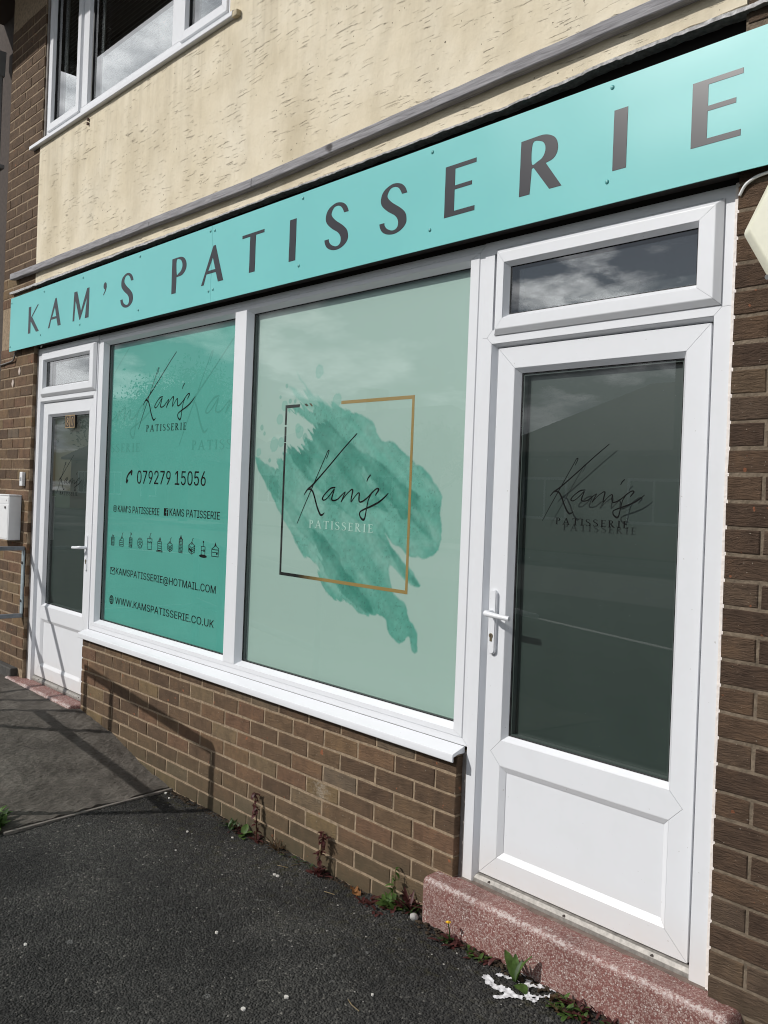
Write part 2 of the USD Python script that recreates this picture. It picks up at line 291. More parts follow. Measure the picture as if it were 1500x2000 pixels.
asphalt_m = mat('asphalt_look', {
    'g': ('geometry', {}),
    'v': ('voronoi_texture', {'feature': 'f1', 'scale': 115.0}), 'vr': ('rgb_ramp', {'ramp': [(0.0, (1, 1, 1)), (0.55, (0.25, 0.25, 0.25)), (1.0, (0, 0, 0))]}),
    'gr': ('noise_texture', {'scale': 300.0, 'detail': 3.0}), 'h': ('math', {'math_type': 'multiply_add', 'value2': 0.5}), 'bp': ('bump', {'strength': 1.0, 'distance': 0.012}),
    'sep': ('separate_color', {}), 'tone': ('rgb_ramp', {'ramp': [(0.0, (0.017, 0.017, 0.016)), (0.5, (0.033, 0.033, 0.031)), (0.88, (0.050, 0.049, 0.045)), (0.97, (0.064, 0.062, 0.057)), (0.99, (0.11, 0.105, 0.095)), (1.0, (0.15, 0.145, 0.13))]}),
    'big': ('noise_texture', {'scale': 2.2, 'detail': 6.0, 'roughness': 0.62}), 'bgr': ('rgb_ramp', {'ramp': [(0.28, (0.42, 0.42, 0.42)), (0.48, (0.95, 0.95, 0.95)), (0.72, (1.75, 1.74, 1.68))]}), 'mul': ('mix', {'mix_type': 'multiply', 'fac': 1.0}),
    'gum': ('noise_texture', {'scale': 17.0, 'detail': 1.5, 'roughness': 0.35}), 'gur': ('rgb_ramp', {'ramp': [(0.0, (0, 0, 0)), (0.735, (0, 0, 0)), (0.765, (0.75, 0.75, 0.75)), (1.0, (0.8, 0.8, 0.8))]}), 'mxg': ('mix', {'color2': (0.13, 0.13, 0.125)}),
    'sx': ('separate_xyz', {}), 'ms': ('map_range', {'from_min': -0.55, 'from_max': -0.05, 'to_min': 0.0, 'to_max': 1.0, 'clamp': True}), 'mn': ('noise_texture', {'scale': 24.0, 'detail': 6.0, 'roughness': 0.7}),
    'mnr': ('rgb_ramp', {'ramp': [(0.0, (0, 0, 0)), (0.52, (0, 0, 0)), (0.68, (1, 1, 1)), (1.0, (1, 1, 1))]}), 'mm': ('math', {'math_type': 'multiply'}), 'mm2': ('math', {'math_type': 'multiply', 'value2': 0.8}), 'mxm': ('mix', {'color2': (0.052, 0.047, 0.016)}),
    'p': ('principled_bsdf', {'roughness': 0.88, 'specular_ior_level': 0.3})},
    [('g.position', 'v.vector'), ('v.distance', 'vr.fac'), ('g.position', 'gr.vector'), ('gr.fac', 'h.value1'), ('vr.color', 'h.value3'), ('h.value', 'bp.height'), ('bp.normal', 'p.normal'),
     ('v.color', 'sep.color'), ('sep.r', 'tone.fac'), ('g.position', 'big.vector'), ('big.fac', 'bgr.fac'), ('tone.color', 'mul.color1'), ('bgr.color', 'mul.color2'),
     ('g.position', 'gum.vector'), ('gum.fac', 'gur.fac'), ('gur.color', 'mxg.fac'), ('mul.color', 'mxg.color1'),
     ('g.position', 'sx.vector'), ('sx.y', 'ms.value'), ('g.position', 'mn.vector'), ('mn.fac', 'mnr.fac'), ('ms.result', 'mm.value1'), ('mnr.color', 'mm.value2'), ('mm.value', 'mm2.value1'), ('mm2.value', 'mxm.fac'), ('mxg.color', 'mxm.color1'), ('mxm.color', 'p.base_color')])
single('asphalt_forecourt', grid(gx, gy, asphalt_z), asphalt_m, 'dark tarmac forecourt with pale specks in front of the shopfront', None, kind='structure', smooth=True)

concrete_m = mat('concrete_look', {
    'g': ('geometry', {}), 'm': ('mapping', {'scale': (1.0, 0.35, 1.0), 'rotation': (0, 0, 0.2)}),
    'n': ('noise_texture', {'scale': 5.0, 'detail': 7.0, 'roughness': 0.65}), 'r': ('rgb_ramp', {'ramp': [(0.28, (0.070, 0.062, 0.053)), (0.5, (0.125, 0.112, 0.096)), (0.72, (0.185, 0.168, 0.145))]}),
    'n2': ('noise_texture', {'scale': 75.0, 'detail': 5.0, 'roughness': 0.7}), 'r2': ('rgb_ramp', {'ramp': [(0.25, (0.6, 0.6, 0.6)), (0.5, (1, 1, 1)), (0.75, (1.35, 1.33, 1.3))]}), 'mul': ('mix', {'mix_type': 'multiply', 'fac': 1.0}),
    'bp': ('bump', {'strength': 1.0, 'distance': 0.028}), 'p': ('principled_bsdf', {'roughness': 0.9, 'specular_ior_level': 0.25})},
    [('g.position', 'n.vector'), ('n.fac', 'r.fac'), ('g.position', 'm.vector'), ('m.vector', 'n2.vector'), ('n2.fac', 'r2.fac'), ('r.color', 'mul.color1'), ('r2.color', 'mul.color2'), ('mul.color', 'p.base_color'), ('n2.fac', 'bp.height'), ('bp.normal', 'p.normal')])
def slab_edge(y): return -2.09 + 0.135 * (-y)
def slab_z(x, y):
    return np.interp(x, [-9, -4.6, -3.25, -2.70, -2.43, -2.09, -1.5], [-0.36, -0.380, -0.388, -0.462, -0.535, -0.584, -0.584]) - 0.004
ys = np.r_[np.arange(0.03, -1.6, -0.012), np.linspace(-1.6, -3.2, 12)]
us = np.r_[np.linspace(0, 0.5, 40), np.linspace(0.5, 1, 190)[1:]] 
v, n_u, n_y = [], len(us), len(ys)
for y in ys:
    e = slab_edge(y) + (meshkit.noise(np.array([[3.0, y * 30, 1.0]]), 4)[0] - 0.5) * 0.012
    xs = -6.5 + (e + 6.5) * us
    P = np.stack([xs, np.full_like(xs, y), 0 * xs], -1)
    z = slab_z(xs, y) + (meshkit.fbm(P * np.array([14, 14, 1]), 3, 9) - 0.5) * np.where((xs < -3.2) & (y > -.2), .003, 0.014) + (meshkit.noise(P * 55, 8) - 0.5) * 0.005
    v.append(np.c_[xs, np.full_like(xs, y), z])
v = np.array(v); top = v.reshape(-1, 3)
i = np.arange(n_u * n_y).reshape(n_y, n_u)
f = np.vstack([np.c_[i[:-1, :-1].ravel(), i[1:, 1:].ravel(), i[:-1, 1:].ravel()], np.c_[i[:-1, :-1].ravel(), i[1:, :-1].ravel(), i[1:, 1:].ravel()]])
edge = v[:, -1, :]; low = edge.copy(); low[:, 2] = -0.66; k = len(top)
fe = np.vstack([np.c_[i[:-1, -1], k + np.arange(n_y - 1), k + np.arange(1, n_y)], np.c_[i[:-1, -1], k + np.arange(1, n_y), i[1:, -1]]])
front = v[-1]; lowf = front.copy(); lowf[:, 2] = -0.66; k2 = k + n_y
ff = np.vstack([np.c_[i[-1, :-1], k2 + np.arange(n_u - 1), k2 + np.arange(1, n_u)], np.c_[i[-1, :-1], k2 + np.arange(1, n_u), i[-1, 1:]]])
ramp = tm(np.vstack([top, low, lowf]), np.vstack([f, fe[:, ::-1], ff]))
ramp.invert() if ramp.face_normals[:50, 2].mean() < 0 else None
single('concrete_ramp', ramp, concrete_m, 'rough grey concrete ramp and landing sloping down from the left-hand door', None, kind='structure', smooth=35)
strip = [prism_x([(0, -0.62), (0, -0.583), (0.02, -0.583), (0.02, -0.62)], 0, 1)]
stp = tm([[slab_edge(y) + 0.018 + dx, y, z] for y in (0.0, -0.92) for dx, z in ((0, -0.63), (0, -0.588), (0.017, -0.588), (0.017, -0.63))], [(0, 1, 5), (0, 5, 4), (1, 2, 6), (1, 6, 5), (2, 3, 7), (2, 7, 6), (3, 0, 4), (3, 4, 7), (0, 2, 1), (0, 3, 2), (4, 5, 6), (4, 6, 7)])
stp.fix_normals()
single('timber_edging', stp, plain('old_edging', (0.16, 0.145, 0.13), 0.85, 0.2, var=0.3, scale=60), 'thin grey timber strip along the lower edge of the concrete ramp', 'edging strip')

# ================================================================== THE SHOP BUILDING
SHOP = thing('shop_building', 'two storey brick shop with white plastic doors and windows and cream rendered upper wall', 'building', (0, 0, 0))
F, S, G = 0.032, 0.052, 0.0765            # faces: frame, door leaf, outer glass

def one_brick(x0, x1, z0, z1, y0=0.0, depth=0.095, c=0.0025):
    j = lambda s: RNG.uniform(-s, s)
    y = y0 + j(0.0014); t = j(0.0012); u = j(0.0012)
    yy = lambda x, z: y + t * (x - x0) / max(x1 - x0, .01) + u * (z - z0) / .065
    # irregular arris: the front outline has extra points along the long edges
    n = 4 if x1 - x0 > 0.14 else 2
    xs = np.linspace(x0, x1, n + 1)
    loop = [(x, z0) for x in xs] + [(x, z1) for x in xs[::-1]]
    cx, cz = (x0 + x1) / 2, (z0 + z1) / 2; L = len(loop)
    outer = [(px + j(0.0010), pz + j(0.0013)) for px, pz in loop]
    inner = [(px + (c if px < cx - 1e-6 and (k in (0, L - 1, n, n + 1)) else -c if (k in (0, L - 1, n, n + 1)) else 0), pz + (c if pz < cz else -c)) for k, (px, pz) in enumerate(outer)]
    v = [(px, yy(px, pz), pz) for px, pz in inner] + [(px, yy(px, pz) + c, pz) for px, pz in outer] + [(px, y0 + depth, pz) for px, pz in outer]
    f = []
    for k in range(n):   # front quads
        a, b, cc, d = k, k + 1, L - 2 - k, L - 1 - k
        f += [(a, b, cc), (a, cc, d)]
    for r in (0, 1):
        for k in range(L):
            l = (k + 1) % L; f += [(r * L + k, (r + 1) * L + l, r * L + l), (r * L + k, (r + 1) * L + k, (r + 1) * L + l)]
    return tm(v, f)
def courses(x0, x1, z_line, rows, phase, keep=lambda xa, xb, z: True):
    """Stretcher bond between x0 and x1: the rows below the mortar line z_line (row 0 lies above it). phase: x of a vertical joint in even rows."""
    out = []
    for r in rows:
        za, zb = z_line - 0.075 * r + 0.005, z_line - 0.075 * r + 0.070
        ph = phase + (0.1125 if r % 2 else 0.0)
        k0 = math.floor((x0 - ph) / 0.225)
        xa = ph + 0.225 * k0
        while xa < x1 - 1e-6:
            a, b = max(xa + 0.005, x0), min(xa + 0.22, x1)
            if b - a > 0.03 and keep(a, b, za): out.append((a, b, za, zb))
            xa += 0.225
    return out
def brick_wall(name, label, x0, x1, zlo, zhi, bricks, bm, mm, stuff=lambda b: False):
    w = part(SHOP, name, box(x0 + 0.004, x1 - 0.004, 0.0030, 0.12, zlo, zhi), mm, label=label)
    rest = []
    for b in bricks:
        if stuff(b): rest.append(one_brick(*b))
        else: part(w, 'brick', one_brick(*b), bm)
    if rest: part(w, 'brick_courses', rest, bm, kind='stuff')
    return w
gz = lambda a, b: -0.60 if a > -2.1 else float(slab_z(np.array(a), 0)) - 0.02
low_bricks = courses(-3.235, 0.0, 0.0, range(0, 9), -0.220, keep=lambda a, b, z: z + 0.065 > float(min(gz(a, b), gz(b, b))))
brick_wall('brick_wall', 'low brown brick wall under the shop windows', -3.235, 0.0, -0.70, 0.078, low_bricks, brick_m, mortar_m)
ZR = 1.113
rb = courses(1.005, 1.40, ZR, range(-11, 26), 1.005 - 0.005, keep=lambda a, b, z: a < 1.25)
rb += courses(1.016, 1.40, ZR, range(-21, -16), 1.016 - 0.005, keep=lambda a, b, z: a < 1.25)
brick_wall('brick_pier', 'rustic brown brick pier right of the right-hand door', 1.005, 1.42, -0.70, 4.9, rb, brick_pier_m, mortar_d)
lb = courses(-4.865, -4.215, 0.0525, range(-57, 6), -4.215 - 0.1125 - 0.005, keep=lambda a, b, z: not (1.985 < z < 2.27))
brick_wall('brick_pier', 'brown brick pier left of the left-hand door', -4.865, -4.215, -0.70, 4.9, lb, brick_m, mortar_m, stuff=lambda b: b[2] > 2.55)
part(SHOP, 'pale_chip', [hull([(x + .022 * math.cos(a), -0.003 + .012 * (k % 2), z + .03 * math.sin(a)) for k, a in enumerate(np.linspace(0, 6.28, 9))]) for x, z in ((-4.475, 1.815), (-4.60, 1.735))], plain('chipped_mortar', (0.5, 0.42, 0.36), 0.9, var=0.2))

# backing walls, floor and dim rooms
part(SHOP, 'inner_room', [box(-4.85, 1.4, 1.9, 1.95, -0.6, 5.0), box(-4.85, -4.80, 0.125, 1.9, -0.6, 5.0), box(1.35, 1.4, 0.125, 1.9, -0.6, 5.0), box(-4.8, 1.35, 0.125, 1.9, 2.15, 2.3), box(-4.8, 1.35, 0.14, 1.9, -0.62, -0.6), box(-4.8, 1.35, 0.125, 1.9, 4.7, 5.0)], interior)
part(SHOP, 'lintel', [box(-4.212, 1.002, 0.034, 0.12, 1.954, 2.46)], dark)
part(SHOP, 'soffit_board', box(-4.21, 1.0, -0.03, 0.033, 1.972, 1.99), plain('soffit_brown', (0.035, 0.03, 0.028), 0.8))

# cream render
render_m = mat('cream_render', {
    'g': ('geometry', {}), 'm': ('mapping', {'scale': (9.5, 9.5, 100.0), 'rotation': (0, 0.085, 0)}), 's': ('noise_texture', {'scale': 1.0, 'detail': 3.0, 'roughness': 0.55, 'distortion': 0.7}),
    'sr': ('rgb_ramp', {'ramp': [(0.0, (0, 0, 0)), (0.615, (0, 0, 0)), (0.68, (1, 1, 1)), (1.0, (1, 1, 1))]}),
    'pat': ('noise_texture', {'scale': 4.5, 'detail': 6.0, 'roughness': 0.65}), 'pr': ('rgb_ramp', {'ramp': [(0.45, (0, 0, 0)), (0.60, (1, 1, 1))]}), 'sm': ('math', {'math_type': 'multiply'}),
    'gr': ('noise_texture', {'scale': 60.0, 'detail': 6.0, 'roughness': 0.7}), 'lump': ('noise_texture', {'scale': 9.0, 'detail': 4.0}),
    'h1': ('math', {'math_type': 'multiply_add', 'value2': 0.30}), 'h2': ('math', {'math_type': 'multiply_add', 'value2': 1.1}), 'inv': ('math', {'math_type': 'multiply', 'value2': -1.0}), 'bp': ('bump', {'strength': 1.0, 'distance': 0.0065}),
    'col': ('rgb_ramp', {'ramp': [(0.25, (0.58, 0.505, 0.36)), (0.5, (0.66, 0.59, 0.45)), (0.75, (0.71, 0.655, 0.53))]}), 'cn': ('noise_texture', {'scale': 2.2, 'detail': 6.0, 'roughness': 0.6}),
    'st': ('mapping', {'scale': (2.4, 1.0, 0.9)}), 'stn': ('noise_texture', {'scale': 1.3, 'detail': 6.0, 'roughness': 0.65}), 'str': ('rgb_ramp', {'ramp': [(0.46, (1, 1, 1)), (0.70, (0.80, 0.785, 0.755))]}), 'mul': ('mix', {'mix_type': 'multiply', 'fac': 1.0}),
    'rx': ('separate_xyz', {}), 'rm': ('map_range', {'from_min': 2.75, 'from_max': 3.38, 'to_min': 0.0, 'to_max': 1.0, 'clamp': True}), 'rmap': ('mapping', {'scale': (16.0, 1.0, 0.7)}), 'rn': ('noise_texture', {'scale': 1.0, 'detail': 5.0, 'roughness': 0.65}), 'rr': ('rgb_ramp', {'ramp': [(0.0, (0, 0, 0)), (0.47, (0, 0, 0)), (0.75, (0.5, 0.5, 0.5)), (1.0, (0.6, 0.6, 0.6))]}), 'rmu': ('math', {'math_type': 'multiply'}), 'mxr': ('mix', {'color2': (0.36, 0.31, 0.22)}),
    'mxs': ('mix', {'color2': (0.24, 0.19, 0.12)}), 'half': ('math', {'math_type': 'multiply', 'value2': 0.24}),
    'sp': ('noise_texture', {'scale': 55.0, 'detail': 1.0}), 'spr': ('rgb_ramp', {'ramp': [(0.0, (0, 0, 0)), (0.775, (0, 0, 0)), (0.79, (0.9, 0.9, 0.9)), (1.0, (1, 1, 1))]}), 'mxp': ('mix', {'color2': (0.06, 0.05, 0.035)}),
    'p': ('principled_bsdf', {'roughness': 0.88, 'specular_ior_level': 0.2})},
    [('g.position', 'm.vector'), ('m.vector', 's.vector'), ('s.fac', 'sr.fac'), ('g.position', 'pat.vector'), ('pat.fac', 'pr.fac'), ('sr.color', 'sm.value1'), ('pr.color', 'sm.value2'),
     ('g.position', 'gr.vector'), ('g.position', 'lump.vector'), ('gr.fac', 'h1.value1'), ('sm.value', 'inv.value1'), ('inv.value', 'h1.value3'), ('lump.fac', 'h2.value1'), ('h1.value', 'h2.value3'), ('h2.value', 'bp.height'), ('bp.normal', 'p.normal'),
     ('g.position', 'cn.vector'), ('cn.fac', 'col.fac'), ('g.position', 'st.vector'), ('st.vector', 'stn.vector'), ('stn.fac', 'str.fac'), ('col.color', 'mul.color1'), ('str.color', 'mul.color2'),
     ('sm.value', 'half.value1'), ('half.value', 'mxs.fac'), ('g.position', 'rx.vector'), ('rx.z', 'rm.value'), ('g.position', 'rmap.vector'), ('rmap.vector', 'rn.vector'), ('rn.fac', 'rr.fac'), ('rm.result', 'rmu.value1'), ('rr.color', 'rmu.value2'), ('rmu.value', 'mxr.fac'), ('mul.color', 'mxr.color1'), ('mxr.color', 'mxs.color1'), ('g.position', 'sp.vector'), ('sp.fac', 'spr.fac'), ('spr.color', 'mxp.fac'), ('mxs.color', 'mxp.color1'), ('mxp.color', 'p.base_color')])
def wob(x, a, s=0): return (meshkit.fbm(np.array([[x * 9.0, 3.1 + s, 0.5]]), 4, 11)[0] - 0.5) * a
def flash_b(x): return np.interp(x, [-4.7, -1.46, 0.15, 0.57, 0.92, 1.42], [2.392, 2.395, 2.399, 2.420, 2.424, 2.418])
def flash_t(x): return np.interp(x, [-4.7, -2.6, -1.46, 0.15, 0.57, 1.3], [0.027, 0.022, 0.011, 0.013, 0.019, 0.024])
def flash_z(x): return flash_b(x) + flash_t(x) - 0.012
low_edge = [(x, flash_z(x) + 0.014 + wob(x, 0.022)) for x in np.linspace(1.012, -4.222, 150)]
rp = sg.Polygon(low_edge + [(-4.232, 3.0), (-4.232, 4.95), (1.012, 4.95)]).difference(rect(-4.26, -1.760, 3.395, 4.60))
part(SHOP, 'render', [ext(rp, -0.004, 0.10)], render_m, label='cream textured render on the upper wall')
part(SHOP, 'rusty_nail', [tube([(-3.42, -0.012, 3.36 - i * .028), (-3.42, -0.012, 3.345 - i * .028)], .008, 8) for i in range(2)], plain('rust', (0.09, 0.05, 0.035), 0.8))

# lead flashing: ragged lip above the sign
pts_hi, pts_lo = [], []
for x in np.linspace(-4.66, 1.42, 420):
    zt = flash_b(x) + flash_t(x) + wob(x, 0.008, 3); thick = flash_t(x)
    pts_hi.append((x, zt)); pts_lo.append((x, zt - thick + wob(x * 3.1, 0.010, 9) + wob(x * 9, .006, 4)))
v, f = [], []
for (x, zt), (_, zl) in zip(pts_hi, pts_lo):
    r = wob(x * 5, 0.012, 6)
    v += [(x, 0.03, zt + .004), (x, -0.010 + r, zt - 0.002), (x, -0.026 + r, (zt + zl) / 2), (x, -0.024 + r, zl), (x, 0.03, zl + .003)]
for k in range(len(pts_hi) - 1):
    for q in range(5):
        a, b = k * 5 + q, k * 5 + (q + 1) % 5
        f += [(a, b, b + 5), (a, b + 5, a + 5)]
fl = tm(v, f); fl.fix_normals()
part(SHOP, 'flashing', fl, plain('weathered_lead', (0.46, 0.455, 0.45), 0.7, 0.3, var=0.4, scale=45, bump=0.006, bscale=70), smooth=50, label='ragged grey lead flashing above the sign')

# grey timber batten in two lengths
timber_m = mat('weathered_timber', {'g': ('geometry', {}), 'm': ('mapping', {'scale': (2.2, 30.0, 30.0)}), 'n': ('noise_texture', {'scale': 3.0, 'detail': 6.0, 'roughness': 0.65, 'distortion': 0.5}),
    'r': ('rgb_ramp', {'ramp': [(0.25, (0.13, 0.125, 0.13)), (0.5, (0.25, 0.245, 0.255)), (0.75, (0.36, 0.355, 0.365))]}), 'k': ('noise_texture', {'scale': 11.0, 'detail': 1.0}), 'kr': ('rgb_ramp', {'ramp': [(0.0, (1, 1, 1)), (0.70, (1, 1, 1)), (0.77, (0.3, 0.28, 0.27)), (1.0, (0.25, 0.22, 0.2))]}), 'mul': ('mix', {'mix_type': 'multiply', 'fac': 1.0}),
    'bp': ('bump', {'strength': 1.0, 'distance': 0.004}), 'p': ('principled_bsdf', {'roughness': 0.8, 'specular_ior_level': 0.25})},
    [('g.position', 'm.vector'), ('m.vector', 'n.vector'), ('n.fac', 'r.fac'), ('g.position', 'k.vector'), ('k.fac', 'kr.fac'), ('r.color', 'mul.color1'), ('kr.color', 'mul.color2'), ('mul.color', 'p.base_color'), ('n.fac', 'bp.height'), ('bp.normal', 'p.normal')])
def batten(xa, xb, seed):
    xs = np.linspace(xa, xb, 60); v, f = [], []
    for x in xs:
        a, b = wob(x * .6, .006, seed) + np.interp(x, [-4.6, -1.4, .18, .83, 1.4], [2.492, 2.468, 2.500, 2.513, 2.52]) - 2.472, wob(x * .8, .006, seed + 1)
        v += [(x, -0.005, 2.474 + a), (x, -0.041 + b, 2.472 + a), (x, -0.044 + b, 2.475 + a), (x, -0.044 + b, 2.512 + a), (x, -0.040 + b, 2.517 + a), (x, -0.005, 2.520 + a)]
    n = 6
    for k in range(59):
        for q in range(n):
            a, b = k * n + q, k * n + (q + 1) % n
            f += [(a, b, b + n), (a, b + n, a + n)]
    for k in range(1, n - 1): f += [(0, k, k + 1), (59 * n, 59 * n + k + 1, 59 * n + k)]
    m = tm(v, f); m.fix_normals(); return m
part(SHOP, 'batten', batten(-4.615, -1.447, 2), timber_m, smooth=30)
part(SHOP, 'batten', batten(-1.441, 1.40, 5), timber_m, smooth=30)

# ------------------------------------------------------------------ doors
def sheet(x0, x1, y, z0, z1): return tm([(x0, y, z0), (x1, y, z0), (x1, y, z1), (x0, y, z1)], [(0, 1, 2), (0, 2, 3)])
clear_glass = glass_look('window_glass', 0.055)
door_glass = glass_look('door_glass', 0.05)
vent_glass = glass_look('vent_glass', 0.14)
upper_glass = glass_look('upper_window_glass', 0.23)
def film_look(name, c, rough=0.35):
    return plain(name, c, rough, 0.4, var=0.05, scale=3.0)
door_film_m = mat('grey_frosted_film', {'g': ('geometry', {}), 'n': ('noise_texture', {'scale': 4.0, 'detail': 6.0, 'roughness': 0.7}), 'r': ('rgb_ramp', {'ramp': [(0.3, (0.017, 0.030, 0.025)), (0.7, (0.023, 0.038, 0.032))]}),
    'd': ('noise_texture', {'scale': 95.0, 'detail': 2.0}), 'dr': ('rgb_ramp', {'ramp': [(0.0, (0, 0, 0)), (0.77, (0, 0, 0)), (0.80, (0.5, 0.5, 0.5)), (1.0, (0.7, 0.7, 0.7))]}), 'mx': ('mix', {'color2': (0.24, 0.27, 0.26)}), 'p': ('principled_bsdf', {'roughness': 0.36, 'specular_ior_level': 0.9, 'ior': 1.5})},
    [('g.position', 'n.vector'), ('n.fac', 'r.fac'), ('g.position', 'd.vector'), ('d.fac', 'dr.fac'), ('dr.color', 'mx.fac'), ('r.color', 'mx.color1'), ('mx.color', 'p.base_color')])
steel_m = plain('threshold_metal', (0.24, 0.225, 0.205), 0.5, 0.4, metal=0.2, var=0.3, scale=60)
chrome_m = plain('brass_lock', (0.35, 0.29, 0.20), 0.35, 0.5, metal=0.9)
screw_m = plain('dark_screw', (0.06, 0.05, 0.045), 0.5)
vent_dark_m = plain('vent_room_dark', (0.014, 0.017, 0.021), 0.8)  # near-black colour standing for the unlit room behind the vents
spacer_m = plain('spacer_grey', (0.045, 0.062, 0.056), 0.5)
class Map:
    """Places a part drawn for the right-hand door, either as it is, shifted or mirrored."""
    def __init__(s, dx=0.0, mirror=False): s.dx, s.mirror = dx, mirror
    def __call__(s, m):
        if isinstance(m, list): return [s(q) for q in m]
        m = m.copy(); 
        if s.mirror: m.vertices[:, 0] = -m.vertices[:, 0]; m.invert()
        m.vertices[:, 0] += s.dx; return m
    def x(s, x): return (-x if s.mirror else x) + s.dx
G_ = 0.0004
def make_door(label, mp, vmp, film):
    d = group_part(SHOP, 'door', label)
    P = lambda name, m, mt, q=mp, **k: part(d, name, q(m), mt, **k)
    # outer frame: jambs, transom, head, each with the stop bevel towards the leaf
    fd = 0.075
    cut = lambda poly: ext(poly.buffer(-G_, join_style=2), F, fd)
    P('jamb', cut(sg.Polygon([(0.018, -0.378), (0.064, -0.378), (0.064, 1.580), (0.040, 1.604), (0.018, 1.604)])), upvc)
    P('jamb', cut(sg.Polygon([(0.984, -0.378), (0.928, -0.378), (0.928, 1.580), (0.952, 1.604), (0.984, 1.604)])), upvc)
    P('transom', cut(sg.Polygon([(0.064, 1.580), (0.928, 1.580), (0.952, 1.604), (0.928, 1.630), (0.064, 1.630), (0.040, 1.604)])), upvc)
    P('head', cut(sg.Polygon([(0.018, 1.604), (0.040, 1.604), (0.064, 1.630), (0.064, 1.905), (0.928, 1.905), (0.928, 1.630), (0.952, 1.604), (0.984, 1.604), (0.984, 1.953), (0.018, 1.953)])), upvc)
    stop = ring(0.064, 0.928, -0.45, 1.580, [(0, 0, F), (0, 0.012, S + 0.004), (0, 0.012, S + 0.05), (0, -0.001, S + 0.05)], gap=0)
    P('stop_bevel', [stop[1], stop[2], stop[3]], upvc)
    P('gap_seal', [m for m in ring(0.074, 0.918, -0.36, 1.571, [(0, 0, S + 0.012), (0, 0.009, S + 0.012), (0, 0.009, S + 0.03), (0, 0, S + 0.03)], gap=0)], gasket)
    # leaf
    x0, x1, z0, z1, xa, xb = 0.0805, 0.911, -0.337, 1.565, 0.160, 0.832
    zg0, zg1, zp0, zp1 = 0.157, 1.488, -0.262, 0.067; zm = 0.112; dv = 0.045
    leaf = lambda poly: ext(poly.buffer(-G_, join_style=2), S, 0.055)
    for a, b, s in ((x0, xa, 1), (x1, xb, -1)):
        P('stile', leaf(sg.Polygon([(a, z0), (b, zp0), (b, zp1), (b - s * dv, zm), (b, zg0), (b, zg1), (a, z1)])), upvc)
    P('rail', leaf(sg.Polygon([(x0, z1), (x1, z1), (xb, zg1), (xa, zg1)])), upvc)
    P('rail', leaf(sg.Polygon([(xa, zg0), (xb, zg0), (xb + dv, zm), (xb, zp1), (xa, zp1), (xa - dv, zm)])), upvc)
    P('rail', leaf(sg.Polygon([(x0, z0), (x1, z0), (xb, zp0), (xa, zp0)])), upvc)
    P('glazing_bead', ring(xa, xb, zg0, zg1, [(0, 0, S), (0, 0.017, G - 0.003), (0, 0.017, G + .02), (0, 0, G + .02)]), upvc)
    P('gasket', ring(xa + .017, xb - .017, zg0 + .017, zg1 - .017, [(0, -0.001, G - 0.002), (0, 0.004, G - 0.0005), (0, 0.0045, G + .023), (0, -0.001, G + .023)]), gasket)
    P('spacer_bar', ring(xa + .020, xb - .020, zg0 + .020, zg1 - .020, [(0, 0, G + 0.003), (0, 0.006, G + .003), (0, 0.006, G + .0225), (0, 0, G + .0225)]), spacer_m)
    P('pane', sheet(xa + .015, xb - .015, G, zg0 + .015, zg1 - .015), door_glass)
    P('frosted_film', box(xa + .01, xb - .01, G + .024, G + .028, zg0 + .01, zg1 - .01), film)
    P('panel_bead', ring(xa, xb, zp0, zp1, [(0, 0, S), (0, 0.021, S + 0.012), (0, 0.021, S + .03), (0, 0, S + .03)]), upvc)
    P('panel', box(xa + .018, xb - .018, S + 0.0135, S + .03, zp0 + .018, zp1 - .018), upvc)
    # threshold with screws
    P('threshold', [prism_x([(0.1, -0.37), (0.1, -0.342), (S + .004, -0.342), (S - .004, -0.346), (S - .013, -0.358), (S - .014, -0.368), (S - 0.014, -0.372)], 0.066, 0.926)], steel_m)
    P('threshold_screw', [hull([(x + .006 * math.cos(a), S - .012 + dy, -0.3555 + .006 * math.sin(a)) for a in np.linspace(0, 6.28, 9) for dy in (0, .006)]) for x in (0.14, 0.47, 0.80)], screw_m)
    # handle
    hx = 0.108; plate = unary_union([sg.LineString([(hx, 0.475), (hx, 0.675)]).buffer(0.0165)])
    hd = P('handle_plate', [ext(plate, S - 0.010, 0.012), ext(plate.buffer(-0.003), S - 0.0125, 0.01)], upvc)
    lever = smooth_line([(hx, S - 0.008, 0.610), (hx, S - 0.035, 0.610), (hx + .004, S - 0.050, 0.610), (hx + .022, S - 0.057, 0.609), (hx + .06, S - 0.056, 0.606), (hx + .115, S - 0.053, 0.603)], 5)
    rr = np.interp(np.linspace(0, 1, len(lever)), [0, .3, .5, 1], [.0095, .010, .0105, .0085])
    P('handle_lever', tube(lever, rr, 12), upvc, smooth=40)
    P('lock', [ext(unary_union([sg.Point(hx - .001, 0.526).buffer(0.0078), rect(hx - .0048, hx + .0028, 0.507, 0.526)]).buffer(.001), S - 0.0145, 0.006)], chrome_m)
    P('keyhole', ext(rect(hx - .002, hx, 0.5225, 0.5305), S - 0.0152, 0.004), screw_m)
    # opening light above
    V = lambda name, m, mt, **k: part(d, name, vmp(m), mt, **k)
    vx0, vx1, vz0, vz1 = 0.077, 0.951, 1.609, 1.921
    V('vent_sash', ring(vx0, vx1, vz0, vz1, [(0, 0.002, F - 0.0025), (0, 0.0, F - 0.004), (0, 0.018, 0.0125), (0, 0.0205, 0.0115), (1, 0, 0.0115), (1, 0.014, 0.034), (1, 0.014, 0.062), (0, 0.01, 0.062)], w=(0.048, 0.070, 0.056, 0.056)), upvc)
    V('vent_gasket', ring(vx0 + .048 + .012, vx1 - .070 - .012, vz0 + .056 + .012, vz1 - .056 - .012, [(0, 0, 0.034), (0, 0.0055, 0.036), (0, 0.0065, 0.062), (0, 0, 0.062)]), gasket)
